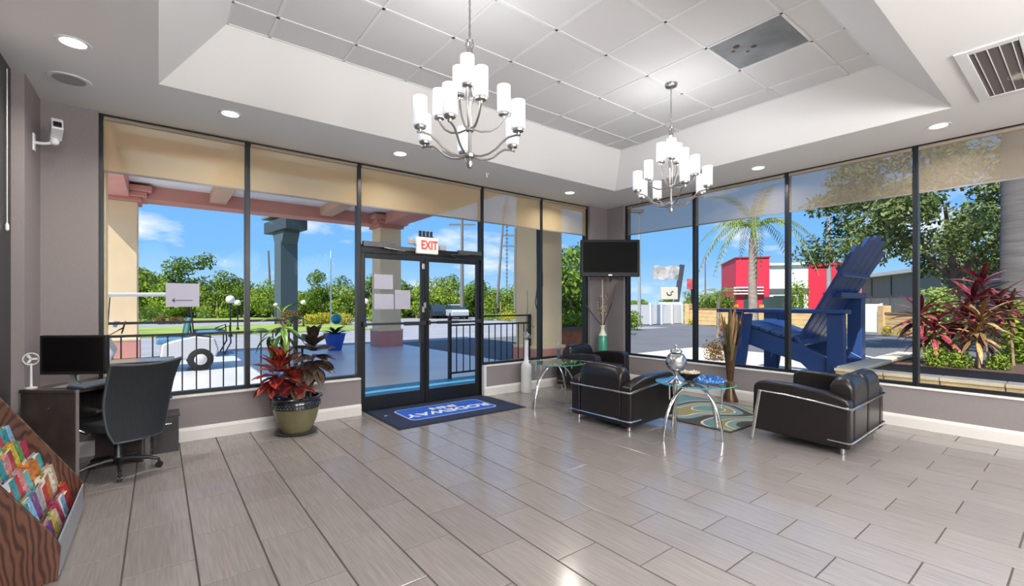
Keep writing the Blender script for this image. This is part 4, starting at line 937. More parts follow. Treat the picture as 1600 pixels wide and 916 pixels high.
fr = B(); fr.prism([(-1.30, .28), (-.72, .25), (-.62, .50), (-.82, .92), (-.95, .98), (-1.20, .80), (-1.34, .50)], 'y', -.50, .50); fr.obj('front_cowl', M_gw, t, bevel=.05)
B().box(-.8, -.5, .22, .3, .5, .28).obj('floor_pan', M_gb, t)
B().box(.05, -.5, .62, .62, .5, .76).obj('front_seat', M_gs, t, bevel=.04); B().obox((.62, 0, 1.0), (.09, 1.0, .40), 0, 0, radians(10)).obj('seat_back', mat('cart_teal', (.06, .22, .22), .5), t, bevel=.03)
B().box(.75, -.5, .80, 1.35, .5, .90).obj('rear_seat', M_gs, t, bevel=.03); B().box(1.15, -.45, .28, 1.55, .45, .32).obj('footrest', M_gs, t, bevel=.01)
b = B()
for y in (-.42, .42): b.tube([(1.2, y, .9), (1.42, y, 1.0), (1.45, y, .6), (1.3, y, .3)], .018, 6)
b.obj('rear_rail', M_gb, t)
b = B()
for y in (-.5, .5): b.tube([(-.95, y, .9), (-.82, y, 1.66)], .015, 6); b.tube([(-.80, y, .9), (-.76, y, 1.66)], .012, 6); b.tube([(.72, y, .8), (.66, y, 1.66)], .018, 6)
b.obj('roof_strut', M_gb, t)
B().prism([(-1.15, 1.66), (.85, 1.70), (.88, 1.74), (.8, 1.77), (-1.05, 1.73)], 'y', -.58, .58).obj('roof', M_gw, t, bevel=.02)
b = B(); b.tube([(-.72, -.1, .85), (-.50, -.1, 1.0)], .014, 6); b.tube([(-.50+.06*cos(q)*.5, -.1+.15*sin(q), 1.0+.13*cos(q)) for q in [2*pi*i/14 for i in range(14)]], .012, 6, closed=True); b.obj('steering_wheel', M_gb, t)
B().obox((-.62, -.3, 1.08), (.02, .22, .13), .4, 0, .5).obj('mirror', mat('grey_plastic', (.3, .33, .38), .4), t)

# ---- blue planter outside
t = thing('blue_planter', 'bright blue planter with a dark plant out on the plaza', 'planter', (4.52, 15.2, GZ))
B().lathe([(.0, 0), (.20, 0), (.23, .1), (.33, .52), (.36, .54), (.34, .55), (.30, .5), (.0, .48)], (0, 0, 0), 24, cap=False).obj('pot', mat('cobalt_blue', (.02, .10, .48), .35), t, smooth=True)
LB = leafmesh('leaf_blade', .55, .05, .4, .22, mat('dark_green_leaf', (.02, .07, .02), .45, rnd=.4)); rnd = random.Random(2)
for i in range(26):
    a = 2.4*i; el = rnd.uniform(.15, 1.1); inst(LB, 'leaf', t, (0, 0, .5), (cos(a)*cos(el), sin(a)*cos(el), sin(el)), 0, rnd.uniform(.6, 1.0))
B().ball((.05, 0, 1.02), .17, 16).obj('glass_ball', mat('teal_ball', (.02, .30, .40), .12, spec=.8), t, smooth=True)

# ---- globe lamps
def globe(px, F, zt, label, r=.16):
    u = (px-800)/710.; x = F*(sin(YAW)+u*cos(YAW)); y = F*(cos(YAW)-u*sin(YAW))
    t = thing('globe_lamp', label, 'street lamp', (x, y, GZ), 0, 'white globe lamps round the lawn'); h = zt-GZ
    B().lathe([(.10, 0), (.08, .1), (.035, .18), (.03, h-2*r-.08), (.09, h-2*r), (.09, h-2*r+.02)], (0, 0, 0), 12).obj('pole', M_blk, t, smooth=True)
    B().ball((0, 0, h-r), r, 16).obj('globe', mat('milk_globe', (.85, .82, .74), .4), t, smooth=True)
globe(360, 21, 1.78, 'nearer white globe lamp left of the first mullion', .19); globe(371.5, 26, 1.62, 'second white globe lamp close behind the nearer one', .17)
globe(474, 30, 1.65, 'white globe lamp right of the dark sign pylon', .17); globe(431, 34, 1.45, 'white globe lamp just left of the dark sign pylon', .17); globe(571.5, 30, 1.75, 'white globe lamp seen through the left door leaf', .2)

# ---- sign pylon
u = (447-800)/710.; F = 36.; px_, py_ = F*(sin(YAW)+u*cos(YAW)), F*(cos(YAW)-u*sin(YAW))
t = thing('sign_pylon', 'tall dark sign pylon beyond the lawn seen from below', 'sign', (px_, py_, GZ), -YAW-.75)
MP = mat('pylon_slate', (.06, .09, .10), .6); MPl = mat('pylon_light', (.14, .18, .19), .6)
B().box(-.65, -.65, 0, .65, .65, 6.4).obj('shaft', MP, t, bevel=.03); B().box(-.68, -.35, 0, -.60, .6, 6.3).obj('edge_strip', MPl, t)
b = B(); b.prism([(-.7, 6.2), (.7, 6.2), (1.1, 7.0), (1.1, 7.6), (-1.1, 7.6), (-1.1, 7.0)], 'y', -.6, .6); b.obj('neck', MP, t)
B().box(-2.5, -.8, 7.2, 2.1, .8, 8.1).obj('lower_cabinet', mat('cabinet_dark', (.035, .045, .05), .5), t, bevel=.03); B().box(-2.9, -.9, 8.4, 1.6, .9, 8.55).obj('gutter', MPl, t)
B().box(-3.4, -.5, 8.6, 2.8, .5, 11.5).obj('upper_cabinet', mat('cabinet_blue', (.04, .16, .42), .5), t, bevel=.03)

# ---- utility poles and masts
def pole(px, F, ztop, r, label, cross=0, lean=0, nm='utility_pole', m=None):
    u = (px-800)/710.; x = F*(sin(YAW)+u*cos(YAW)); y = F*(cos(YAW)-u*sin(YAW)); h = ztop-GZ
    t = thing(nm, label, 'pole', (x, y, GZ), -YAW); m = m or mat('grey_timber', (.16, .15, .14), .8)
    B().tube([(0, 0, 0), (lean, 0, h)], [r*1.3, r*.8], 8).obj('pole', m, t, smooth=True)
    if cross:
        for k in range(cross): B().box(-1.3, -.06, h-.9-1.1*k, 1.3, .06, h-.75-1.1*k).obj('crossarm', m, t)
    return t
Hh = lambda y, F: 1.39+(475-y)/710.*F
pole(722, 45, Hh(338, 45), .16, 'thick utility pole with one crossarm above the right door leaf', 1)
pole(775, 48, Hh(318, 48), .12, 'leaning thin pole just right of the door', 0, .9)
pole(805, 48, Hh(356, 48), .14, 'short crossarmed pole between the door and the near column', 2)
pole(424, 60, Hh(392, 60), .14, 'slim leaning pole left of the sign pylon', 0, -.4)
pole(517, 42, Hh(392, 42), .06, 'thin flagpole right of the sign pylon', 0, 0, 'flagpole', M_white)
t = pole(792, 70, Hh(305, 70), .06, 'thin lattice radio mast far behind the trees', 0, 0, 'radio_mast')
b = B(); F = 70; h = Hh(305, 70)-GZ
for k in range(24): b.box(-.25, -.25, 2+k*.6, .25, .25, 2.04+k*.6)
b.obj('lattice', MATS['grey_timber'], t, kind='stuff')

# ---- cars far off
def car(px, F, label, col, rz):
    u = (px-800)/710.; x = F*(sin(YAW)+u*cos(YAW)); y = F*(cos(YAW)-u*sin(YAW)); t = thing('car', label, 'car', (x, y, GZ), rz)
    m = mat('car_'+col[0], col[1], .3, spec=.7)
    B().prism([(-2.1, .3), (2.1, .3), (2.15, .7), (1.3, .92), (-1.9, .95), (-2.15, .75)], 'y', -.85, .85).obj('body', m, t, bevel=.06)
    B().prism([(-1.6, .93), (1.1, .9), (.55, 1.4), (-1.1, 1.42)], 'y', -.75, .75).obj('cabin', mat('car_glass', (.03, .05, .06), .1), t, bevel=.05)
    B().prism([(-1.15, 1.38), (.58, 1.36), (.5, 1.44), (-1.05, 1.46)], 'y', -.72, .72).obj('roof', m, t, bevel=.02)
    for (a, c) in ((-1.3, -.8), (1.3, -.8), (-1.3, .8), (1.3, .8)): B().tube([(a, c-.1, .32), (a, c+.1, .32)], .32, 16).obj('wheel', M_rub, t, smooth=True)
car(679, 48, 'dark car parked beyond the right door leaf', ('dark', (.02, .035, .05)), pi/2-YAW+.5); car(712, 46, 'silver car parked just right of the dark car', ('silver', (.45, .47, .5)), pi/2-YAW+.35)

# ---- foliage
def cloud(name, blobs, nleaf, ls, cols_, seed, core=True):
    """leaf clusters over a set of ellipsoids; returns shared crown mesh"""
    rnd = random.Random(seed); vs = []; fs = []
    wsum = [b[3]*b[3] for b in blobs]; tot = sum(wsum)
    for (bx, by, bz, r), w in zip(blobs, wsum):
        for k in range(int(nleaf*w/tot)):
            d = Vector((rnd.gauss(0, 1), rnd.gauss(0, 1), rnd.gauss(0, 1))).normalized(); rad = r*(rnd.random()**.28)*(1+.25*noise.noise(d*2.3+Vector((bx, by, bz))))
            c = Vector((bx, by, bz))+Vector((d.x*rad, d.y*rad, d.z*rad*.82)); nrm = (d+Vector((rnd.gauss(0, .5), rnd.gauss(0, .5), rnd.gauss(.3, .5)))).normalized()
            a = nrm.orthogonal().normalized(); a = Quaternion(nrm, rnd.uniform(0, 6.28)) @ a; b_ = nrm.cross(a); s_ = ls*rnd.uniform(.6, 1.3); q = len(vs)
            vs += [c-a*s_, c+b_*s_*.5, c+a*s_, c-b_*s_*.5]; fs.append((q, q+1, q+2, q+3))
    me = bpy.data.meshes.new(name); me.from_pydata(vs, [], fs)
    m = mat('foliage_'+name, cols_[1], .9, spec=.05, island=cols_, trans=.35); me.materials.append(m); return me
G1 = [(.05, .10, .015), (.09, .17, .025), (.17, .26, .04), (.27, .35, .06)]
G2 = [(.09, .16, .02), (.18, .28, .035), (.32, .42, .06), (.44, .50, .10)]
G3 = [(.025, .05, .02), (.05, .09, .03), (.08, .12, .04), (.14, .18, .07)]
rb = random.Random(12)
def blobset(n, R, H, r0, r1):
    out = []
    for i in range(n):
        a = rb.uniform(0, 6.28); q = sqrt(rb.random()); out.append((R*q*cos(a), R*q*sin(a), H*rb.uniform(.16, 1)*(1-.30*q), rb.uniform(r0, r1)))
    return out
crowns = [(cloud('crown_a', blobset(13, 2.7, 6.0, 1.0, 1.7), 3800, .20, G1, 1), 'dark'), (cloud('crown_b', blobset(12, 2.9, 5.0, 1.1, 1.8), 3800, .21, G2, 2), 'bright'), (cloud('crown_c', blobset(16, 2.3, 7.4, .8, 1.3), 3600, .18, G1, 3), 'tall'), (cloud('crown_d', blobset(10, 3.1, 4.0, 1.0, 1.6), 3600, .20, G2, 4), 'low')]
lab = {'dark': 'dark green rounded tree', 'bright': 'bright yellow-green tree', 'tall': 'tall open-crowned tree', 'low': 'low spreading green tree'}
WHERE = [(205, 'behind the far-left canopy column'), (262, 'left of the arrow sheet'), (315, 'above the arrow sheet'), (352, 'behind the nearer globe lamp'), (398, 'behind the second mullion'), (440, 'at the slim leaning pole'), (485, 'just right of the sign pylon'), (530, 'at the flagpole'), (565, 'left of the door frame'), (632, 'behind the column in the left door leaf'), (660, 'left of the door centre'), (692, 'above the dark car'), (712, 'above the silver car'), (742, 'by the thick utility pole'), (768, 'at the right door frame'), (800, 'by the leaning pole'), (860, 'by the near canopy column'), (2000, 'through the narrow window')]
used_ = {}
def lab_for(k, px, row):
    w_ = next(w for p_, w in WHERE if px < p_); s_ = '%s %s, %s' % (lab[k], w_, row)
    return s_
tm = B().tube([(0, 0, 0), (.1, 0, 1.5), (0, .1, 2.7)], [.2, .14, .06], 6).mesh('trunk'); tm.materials.append(M_bark)
def tree(px, F, s_, ci, rz=0, sq=None, label=None, grp='trees in the wood beyond the road', row='back of the wood'):
    u = (px-800)/710.; x = F*(sin(YAW)+u*cos(YAW)); y = F*(cos(YAW)-u*sin(YAW)); me, k = crowns[ci]
    t = thing('tree', label or lab_for(k, px, row), 'tree', (x, y, GZ), rz, grp); inst(me, 'crown', t, (0, 0, 0)); inst(tm, 'trunk', t, (0, 0, 0)); t.scale = (s_, s_, s_*(sq or 1)); return t
rnd = random.Random(31)
# skyline (pixel x, pixel height of the top) read off the photograph, placed at real distances
sky = [(150, 410), (190, 405), (240, 402), (300, 388, 2), (345, 415), (385, 432), (420, 445), (470, 448), (510, 418, 2), (550, 440), (590, 418), (640, 430), (680, 440), (715, 432), (705, 424, 2), (750, 430), (790, 436), (830, 440), (870, 430), (905, 370, 2), (930, 420)]
for i, s_ in enumerate(sky):
    F = rnd.uniform(50, 58); top = Hh(s_[1], F); ci = s_[2] if len(s_) > 2 else (0, 1, 3, 1, 0)[i % 5]; hh = {0: 7.3, 1: 6.4, 2: 8.2, 3: 5.3}[ci]; sc_ = 1.16*(top-GZ)/hh
    tree(s_[0], F, max(sc_, .82)*1.0, ci, rnd.uniform(0, 6), sc_/max(sc_, .82))
for i in range(19):
    px = 170+i*41+rnd.uniform(-12, 12); F = rnd.uniform(48, 51); tree(px, F, rnd.uniform(.62, .84), (1, 3, 0)[i % 3], rnd.uniform(0, 6), 1.0, row='front of the wood')
for px, s_, w_ in ((985, .5, 'beside the corner wall'), (1012, .55, 'left of the billboard post'), (1072, .6, 'right of the billboard post'), (1095, .75, 'left of the thin dark pole'), (1125, .7, 'left of the red building'), (1040, .5, 'under the billboard')):
    tree(px, 92, s_*1.15, (1, 3, 0)[px % 3], px, 1.0, label='distant green tree on the horizon '+w_, grp='distant trees beyond the white fence')
# shrubs on the lawn
def bush(name, label, x, y, r, h, colset, seed, z=GZ, grp=None, nl=1400, ls=.07):
    t = thing(name, label, 'shrub', (x, y, z), 0, grp); br = min(r*.62, h*.5); n_ = max(1, int(round((h-2*br*.82)/(br*.8)))+1); bl = []
    for q in range(n_):
        zz = br*.74+(h-2*br*.8)*(q/max(1, n_-1) if n_ > 1 else 0); rr_ = (r-br)*(1-.35*q/max(1, n_))
        bl += [(rr_*cos(a+q), rr_*sin(a+q), zz, br) for a in [k*1.2566 for k in range(5)]]
    inst(cloud(name+str(seed), bl, nl, ls, colset, seed), 'foliage', t, (0, 0, 0)); return t
Y_ = [(.30, .27, .02), (.55, .48, .05), (.70, .62, .12), (.35, .36, .05)]
R2 = [(.10, .05, .02), (.25, .12, .04), (.30, .20, .08), (.12, .12, .04)]
def at(px, F): u = (px-800)/710.; return F*(sin(YAW)+u*cos(YAW)), F*(cos(YAW)-u*sin(YAW))
for px, F, r, h, cs, nm, lb in ((487, 33, .8, 1.0, Y_, 'yellow_shrub', 'yellow shrub on the lawn left of the flagpole'), (535, 33, .9, 1.1, Y_, 'yellow_shrub', 'yellow shrub on the lawn right of the flagpole'), (506, 34, .7, .9, Y_, 'yellow_shrub', 'yellow shrub on the lawn at the flagpole foot'),
                                (452, 30, .85, 1.15, R2, 'russet_shrub', 'russet shrub at the foot of the sign pylon'), (265, 34, 1.0, .7, R2, 'russet_shrub', 'low russet shrub bed beyond the golf cart'), (232, 36, 1.4, 1.7, G1, 'green_shrub', 'dark green shrub behind the golf cart roof'),
                                (800, 40, 1.2, 1.0, Y_, 'yellow_shrub', 'yellow-green shrub beyond the right railing'), (770, 42, 1.2, .9, G2, 'green_shrub', 'green shrub beyond the right railing'), (590, 38, .8, .7, G2, 'green_shrub', 'low green shrub beside the column seen through the door')):
    x, y = at(px, F); bush(nm, lb, x, y, r, h, cs, int(px))
# brick planter with hedge outside the narrow window
t = thing('brick_planter', 'red brick planter with a clipped hedge beyond the narrow window', 'planter', (9.2, 9.4, GZ))
B().box(-1.0, -.5, 0, 1.0, .5, .78).obj('wall', mat('brick_red', (.33, .12, .05), .9, var=.2, vscale=6), t); B().box(-1.06, -.56, .78, 1.06, .56, .86).obj('coping', mat('coping_brown', (.12, .08, .06), .8), t)
hm = cloud('hedge', [(-.7+.28*k, 0, 1.0, .33) for k in range(6)], 1600, .05, G2, 44); inst(hm, 'hedge', t, (0, 0, 0))
x, y = at(893, 20); tree(893, 22, .72, 0, 1, 1.0, 'leafy tree seen through the narrow window by the corner', 'trees near the building')
x, y = at(985, 26.5); bush('green_shrub', 'round green shrub at the left end of the white fence', x, y, .75, 1.15, G2, 985)

# ---- walls and fences across the side street
def P2(px, F): x, y = at(px, F); return Vector((x, y, 0))
a, b_ = P2(980, 32), P2(1066, 35.2)
t = thing('vinyl_fence', 'long white panel fence across the side street', 'fence', tuple((a+b_)/2)); c = (a+b_)/2; d = (b_-a); nn = 5; MW = mat('vinyl_white', (.80, .80, .78), .4)
for i in range(nn+1): p = a+d*i/nn-c; B().obox((p.x, p.y, .65), (.14, .14, 1.6), atan2(d.y, d.x)).obj('post', MW, t)
for i in range(nn): p = a+d*(i+.5)/nn-c; B().obox((p.x, p.y, .62), (d.length/nn-.14, .05, 1.42), atan2(d.y, d.x)).obj('panel', MW, t)
def blockwall(a, b_, h, label):
    c = (a+b_)/2; d = b_-a; t = thing('block_wall', label, 'wall', tuple(c)); L = d.length; an = atan2(d.y, d.x); n_ = max(2, int(L/1.8))
    t.rotation_euler = (0, 0, an); MB = mat('golden_block', (.62, .42, .19), .9, var=.14, vscale=2.5, stretch=(1, 1, 3), bump=.3)
    for r in range(4):
        for i in range(n_):
            w = L/n_; o_ = (w/2 if r % 2 else 0); x0 = -L/2+i*w+o_; x1 = min(x0+w-.02, L/2)
            B().box(x0, -.1, -.15+r*h/4+.01, x1, .1, -.15+(r+1)*h/4-.008).obj('block', MB, t)
        if r % 2: B().box(-L/2, -.1, -.15+r*h/4+.01, -L/2+L/n_/2-.02, .1, -.15+(r+1)*h/4-.008).obj('block', MB, t)
    B().box(-L/2, -.085, -.15, L/2, .085, h-.17).obj('mortar', mat('wall_mortar', (.40, .27, .13), .95), t)
    B().box(-L/2, -.14, h-.16, L/2, .14, h-.08).obj('coping', mat('coping_tan', (.30, .16, .07), .9), t)
    for q in (-L/2+.15, L/2-.15): B().box(q-.2, -.2, -.2, q+.2, .2, h+.25).obj('pier', MB, t, bevel=.02)
blockwall(P2(1073, 34.6), P2(1342, 25), 1.15, 'golden block wall behind the blue giant chair'); blockwall(P2(1378, 23.5), P2(1690, 15), 1.05, 'golden block wall right of the white gate')
a, b_ = P2(1344, 24.5), P2(1374, 23.7); c = (a+b_)/2
t = thing('white_gate', 'tall white gate between the golden block walls', 'gate', tuple(c), atan2((b_-a).y, (b_-a).x)); B().box(-.55, -.04, -.1, .55, .04, 1.38).obj('gate_leaf', MW, t, bevel=.01); B().box(-.58, -.06, -.2, -.50, .06, 1.42).obj('post', MW, t); B().box(.50, -.06, -.2, .58, .06, 1.42).obj('post', MW, t)

# ---- red building
F = 46.; a = P2(1150, F); b_ = P2(1345, 43); d = b_-a; an = atan2(d.y, d.x); L = d.length; c = (a+b_)/2
t = thing('red_building', 'red and white flat-roofed shop building across the side street', 'building', tuple(a), an); MR = mat('red_cladding', (.62, .02, .05), .6); MW2 = mat('white_cladding', (.72, .72, .72), .6)
f1 = .28*L; f2 = .60*L
n_ = -1
B().box(0, 0, -.2, f1, 9, 6.0).obj('red_wing', MR, t); B().box(f1, .2, -.2, f2, 9, 5.3).obj('white_bay', MW2, t); B().box(f2, 0, -.2, L, 9, 5.4).obj('red_wing', MR, t)
B().box(-.1, -.12, 6.0, f1+.1, 9, 6.12).obj('parapet_cap', mat('cap_maroon', (.40, .02, .04), .5), t); B().box(f1, -.1, 5.2, f2, .3, 5.42).obj('parapet_cap', MW2, t)
for z in (2.35, 2.65, 2.95): B().box(-.25, -.45, z, f1-.6, 0, z+.13).obj('awning_slat', MW2, t)
B().box(.7, -.06, .2, 1.9, .05, 2.1).obj('doorway', mat('shop_glass', (.04, .06, .06), .1), t); B().box(2.4, -.06, .9, 3.8, .05, 2.1).obj('shop_window', MATS['shop_glass'], t)
B().box(f1+.4, .1, 0.4, f1+2.2, .22, 2.2).obj('shop_window', MATS['shop_glass'], t); B().box(f1+2.6, .1, .4, f2-.4, .22, 2.2).obj('shop_window', MATS['shop_glass'], t); B().box(f1, .08, 2.45, f2, .25, 2.9).obj('fascia_band', mat('fascia_grey', (.10, .10, .11), .6), t)
b = B(); b.box(-.2, -.1, 1.0, .2, .0, 1.3); b.box(f1-.9, -.1, 1.0, f1-.5, 0, 1.3); b.obj('wall_lantern', mat('lantern_orange', (.75, .30, .06), .6), t)
# grey building at right
a = P2(1346, 40); b_ = P2(1700, 19); d = b_-a
t = thing('grey_building', 'long grey building behind the right-hand trees', 'building', tuple(a), atan2(d.y, d.x)); B().box(0, 0, -.2, d.length, 8, 3.6).obj('wall', mat('grey_siding', (.16, .165, .17), .8, var=.06, vscale=1), t)
B().box(-.3, -.4, 3.6, d.length, 8, 3.85).obj('roof_edge', mat('pale_fascia', (.55, .55, .55), .6), t)
for k in range(9): B().box(2+3.3*k, -.06, .4, 2.12+3.3*k, 0, 3.5).obj('pilaster', mat('siding_dark', (.08, .08, .085), .8), t)

# ---- roadside signs beyond the white fence
a = P2(1048, 62); t = thing('billboard', 'grey billboard on a leaning post beyond the white fence', 'sign', tuple(a), -YAW)
B().bar((.55, 0, 0), (1.55, 0, Hh(414, 62)), .55).obj('post', mat('sign_post_dark', (.05, .06, .08), .7), t)
vs = []; fs = []; zt, zb = Hh(416, 62), Hh(437, 62)
for i in range(13):
    x = -2.4+i*.30; o_ = .12*sin(i*.9); vs += [(x, 0, zt+o_), (x, 0, zb+o_), (x, .12, zt+o_), (x, .12, zb+o_)]
for i in range(12): k = 4*i; fs += [(k, k+4, k+5, k+1), (k+2, k+3, k+7, k+6), (k, k+2, k+6, k+4), (k+1, k+5, k+7, k+3)]
fs += [(0, 1, 3, 2), (48, 50, 51, 49)]
B().add(vs, fs).obj('panel', mat('billboard_print', (.45, .43, .42), .7, var=.6, vscale=.9), t)
a = P2(1045, 55); t = thing('roadside_sign', 'cream box sign with a dark emblem below the billboard', 'sign', tuple(a), -YAW)
B().box(-1.0, -.3, Hh(468, 55), 1.0, .3, Hh(449, 55)).obj('cabinet', mat('sign_cream', (.62, .60, .52), .6), t, bevel=.04); B().box(-1.2, -.4, 0, 1.3, .4, 1.1).obj('plinth', MW, t); B().box(-1.2, -.42, 1.2, 1.3, .4, 1.6).obj('plinth_band', MW, t)
z = (Hh(468, 55)+Hh(449, 55))/2; b = B(); b.tube([(-.05+.28*cos(q), -.33, z+.22*sin(q)) for q in [radians(150+15*k) for k in range(14)]], .05, 6); b.tube([(.1, -.33, z+.05), (.25, -.33, z+.22), (.42, -.33, z+.22)], .05, 6); b.obj('emblem', M_blk, t)
a = P2(1081, 50); t = thing('red_roadside_sign', 'small red and white sign beside the second right-hand mullion', 'sign', tuple(a), -YAW); B().box(-.5, -.1, Hh(452, 50), .6, .1, Hh(436, 50)).obj('panel', mat('sign_red', (.5, .08, .10), .6, var=.4, vscale=2), t); B().box(-.08, -.08, 0, .08, .08, Hh(452, 50)).obj('post', M_blk, t)
pole(1102, 60, Hh(403, 60), .1, 'thin dark pole between the palm and the billboard'); 
t = pole(999, 30, Hh(330, 30), .09, 'street light pole beside the television', 0, 0, 'street_light', mat('galvanised', (.30, .33, .34), .5)); h = Hh(330, 30)-GZ; B().box(-.9, -.15, h-.1, .25, .15, h+.1).obj('lamp_head', MATS['grey_timber'], t)
t = pole(1295, 21, Hh(288, 21), .085, 'grey street light pole behind the blue giant chair', 0, 0, 'street_light', MATS['galvanised']); h = Hh(288, 21)-GZ; B().box(-.28, -.12, h-.06, .2, .12, h+.08).obj('lamp_head', MATS['galvanised'], t)

# ---- palm tree
def frond(L, droop, seed, w=.42):
    rr_ = random.Random(seed); vs = []; fs = []; N = 26; pts = []
    for i in range(N+1): u = i/N; pts.append(Vector((0, L*(u-.12*u**3), .32*L*u*(1-u)*2.2-droop*L*u**2.2)))
    for i, p in enumerate(pts):
        if i < 2: continue
        tg = (pts[min(i+1, N)]-pts[i-1]).normalized(); ll = w*sin(pi*(i/N*.86+.1))
        for s_ in (-1, 1):
            d = (Vector((s_*.8, 0, 0))+tg*.55+Vector((0, 0, -.55+rr_.uniform(-.15, .15)))).normalized()*ll; q = len(vs); vs += [p, p+tg*.035+d*.4, p+d, p-tg*.03+d*.4]; fs.append((q, q+1, q+2, q+3))
    b = B(); b.add(vs, fs); b.tube(pts, [.02*(1-.7*i/N) for i in range(N+1)], 4); me = bpy.data.meshes.new('frond'); me.from_pydata(b.v, [], b.f)
    me.materials.append(mat('palm_green', (.20, .28, .06), .5, island=[(.14, .22, .04), (.26, .34, .08), (.36, .40, .14)], trans=.3)); return me
FR = [frond(2.4, .62, 1), frond(2.2, .95, 2), frond(2.3, .3, 3)]
a = P2(1177, 17); t = thing('palm_tree', 'feathery palm tree between the trumpet vase and the red building', 'palm tree', (a.x, a.y, GZ)); H = Hh(372, 17)-GZ
B().tube([(0, 0, 0), (.03, 0, 1), (0, .03, 2.2), (0, 0, H)], [.22, .17, .15, .14], 12).obj('trunk', mat('palm_trunk', (.30, .25, .20), .9, var=.3, vscale=5, stretch=(1, 1, 8), bump=.5), t, smooth=True)
B().tube([(0, 0, H-.05), (0, 0, H+.5)], [.12, .06], 10).obj('crownshaft', mat('crownshaft_green', (.20, .26, .08), .5), t, smooth=True)
rnd = random.Random(6)
for i in range(15):
    a_ = 2.4*i+.3; k = 2 if i > 11 else i % 2; q = .15 if k < 2 else .9; o = inst(FR[k], 'frond', t, (0, 0, H+.35), (cos(a_)*cos(q), sin(a_)*cos(q), sin(q)), 0, rnd.uniform(.85, 1.1))
a = P2(1122, 20); t = thing('small_palm', 'small bushy palm beside the second right-hand mullion', 'palm tree', (a.x, a.y, GZ)); B().tube([(0, 0, 0), (.05, 0, 1.8)], [.1, .07], 8).obj('trunk', MATS['palm_trunk'], t, smooth=True)
for i in range(14): a_ = 2.4*i; q = rnd.uniform(.1, 1.0); inst(FR[0], 'frond', t, (.05, 0, 1.8), (cos(a_)*cos(q), sin(a_)*cos(q), sin(q)), 0, .42)
for px, F, lb in ((1108, 38, 'green shrub over the golden wall left of the palm trunk'), (1135, 38.5, 'green shrub just left of the red building'), (1245, 33.5, 'slender light tree before the white bay of the red building')):
    x, y = at(px, F); bush('green_shrub', lb, x, y, 1.0, 2.4 if px < 1200 else 3.3, G1 if px < 1200 else G2, px, nl=1500, ls=.09)
for px, F, w_ in ((1080, 33.0, 'by the white fence end'), (1318, 24.8, 'between the chair posts'), (1413, 21.0, 'left of the last mullion'), (1386, 22, 'just right of the white gate'), (1300, 25.4, 'behind the chair rear post'), (1445, 19.5, 'right of the last mullion')):
    x, y = at(px, F); bush('flower_clump', 'low yellow-green clump at the golden wall foot, '+w_, x, y, .3, .45, Y_, px+5000, nl=300, ls=.05, grp='clumps along the golden wall')

# ---- oak at the right
a = P2(1490, 15.0); t = thing('oak_tree', 'big spreading oak filling the right-hand windows', 'tree', (a.x, a.y, GZ))
rr_ = random.Random(15); bl = []
for i in range(70):
    th = rr_.uniform(0, 6.28); q = sqrt(rr_.random())*3.9; bl.append((q*cos(th), q*sin(th), 4.5+rr_.uniform(-2.1, 2.4)*(1-.03*q*q)+.0, rr_.uniform(.45, .85)))
for i in range(26):
    px = rr_.uniform(1290, 1450); F_ = rr_.uniform(13.8, 16); yy = rr_.uniform(285, 425) if px > 1330 else rr_.uniform(290, 350); q_ = P2(px, F_)-a; bl.append((q_.x, q_.y, 1.39+(475-yy)/710*F_-GZ, rr_.uniform(.40, .6)))
inst(cloud('oak_crown', bl, 26000, .085, [(.06, .09, .03), (.12, .17, .05), (.20, .26, .09), (.33, .37, .17)], 9), 'crown', t, (0, 0, 0))
def branch(p, q, r0, r1): B().tube(arc(p, ((p[0]+q[0])/2, (p[1]+q[1])/2, (p[2]+q[2])/2+.3), q, 6), [r0+(r1-r0)*i/6 for i in range(7)], 8).obj('branch', mat('oak_bark', (.13, .11, .09), .9, var=.3, vscale=6), t, smooth=True)
branch((0, 0, 0), (.1, 0, 2.4), .2, .15)
for th in (0, 1.1, 2.3, 3.2, 4.2, 5.3): branch((.1, 0, 2.3), (2.3*cos(th), 2.3*sin(th), 4.4), .11, .04)
a = P2(1592, 9.6); t = thing('ringed_palm', 'thick grey ringed palm trunk at the right picture edge', 'tree trunk', (a.x, a.y, GZ))
B().tube([(0, 0, 0), (0, 0, 1.5), (.0, 0, 3.2), (.0, 0, 7)], [.34, .29, .27, .25], 20).obj('trunk', mat('ringed_bark', (.12, .11, .105), .9, var=.25, vscale=3, stretch=(.6, .6, 9), bump=.6, bscale=30), t, smooth=True)
for z in [.5+.33*k for k in range(18)]: B().lathe([(.285-.012*min(z,3), z), (.293-.012*min(z,3), z+.02), (.285-.012*min(z,3), z+.045)], (0, 0, 0), 20, cap=False).obj('ring', MATS['ringed_bark'], t, smooth=True)

# ---- stone kerbed bed of red cordylines
t = thing('planting_bed', 'stone-kerbed mulch bed under the right window', 'planter', (9.8, .4, GZ))
MK = mat('kerb_stone', (.72, .55, .30), .9, var=.15, vscale=4, bump=.5, bscale=18)
for i in range(9):
    y0 = -3.4+i*.62; B().box(-1.25, y0, 0, -1.0, y0+.61, .44).obj('stone', MK, t, bevel=.012)
for i in range(6): x0 = -1.0+i*.62; B().box(x0, 1.93, 0, x0+.61, 2.18, .44).obj('stone', MK, t, bevel=.012)
b = B()
for i in range(9): y0 = -3.4+i*.62; b.box(-1.29, y0, .44, -.97, y0+.612, .49)
for i in range(6): x0 = -1.0+i*.62; b.box(x0-.0, 1.90, .44, x0+.612, 2.22, .49)
b.obj('cap_stones', mat('cap_stone', (.80, .68, .48), .85, var=.08, vscale=4), t, kind='stuff', bevel=.008)
B().box(-1.0, -3.4, 0, 2.7, 1.93, .41).obj('mulch', mat('bark_mulch', (.10, .055, .035), .95, var=.5, vscale=30, bump=.8, bscale=60), t)
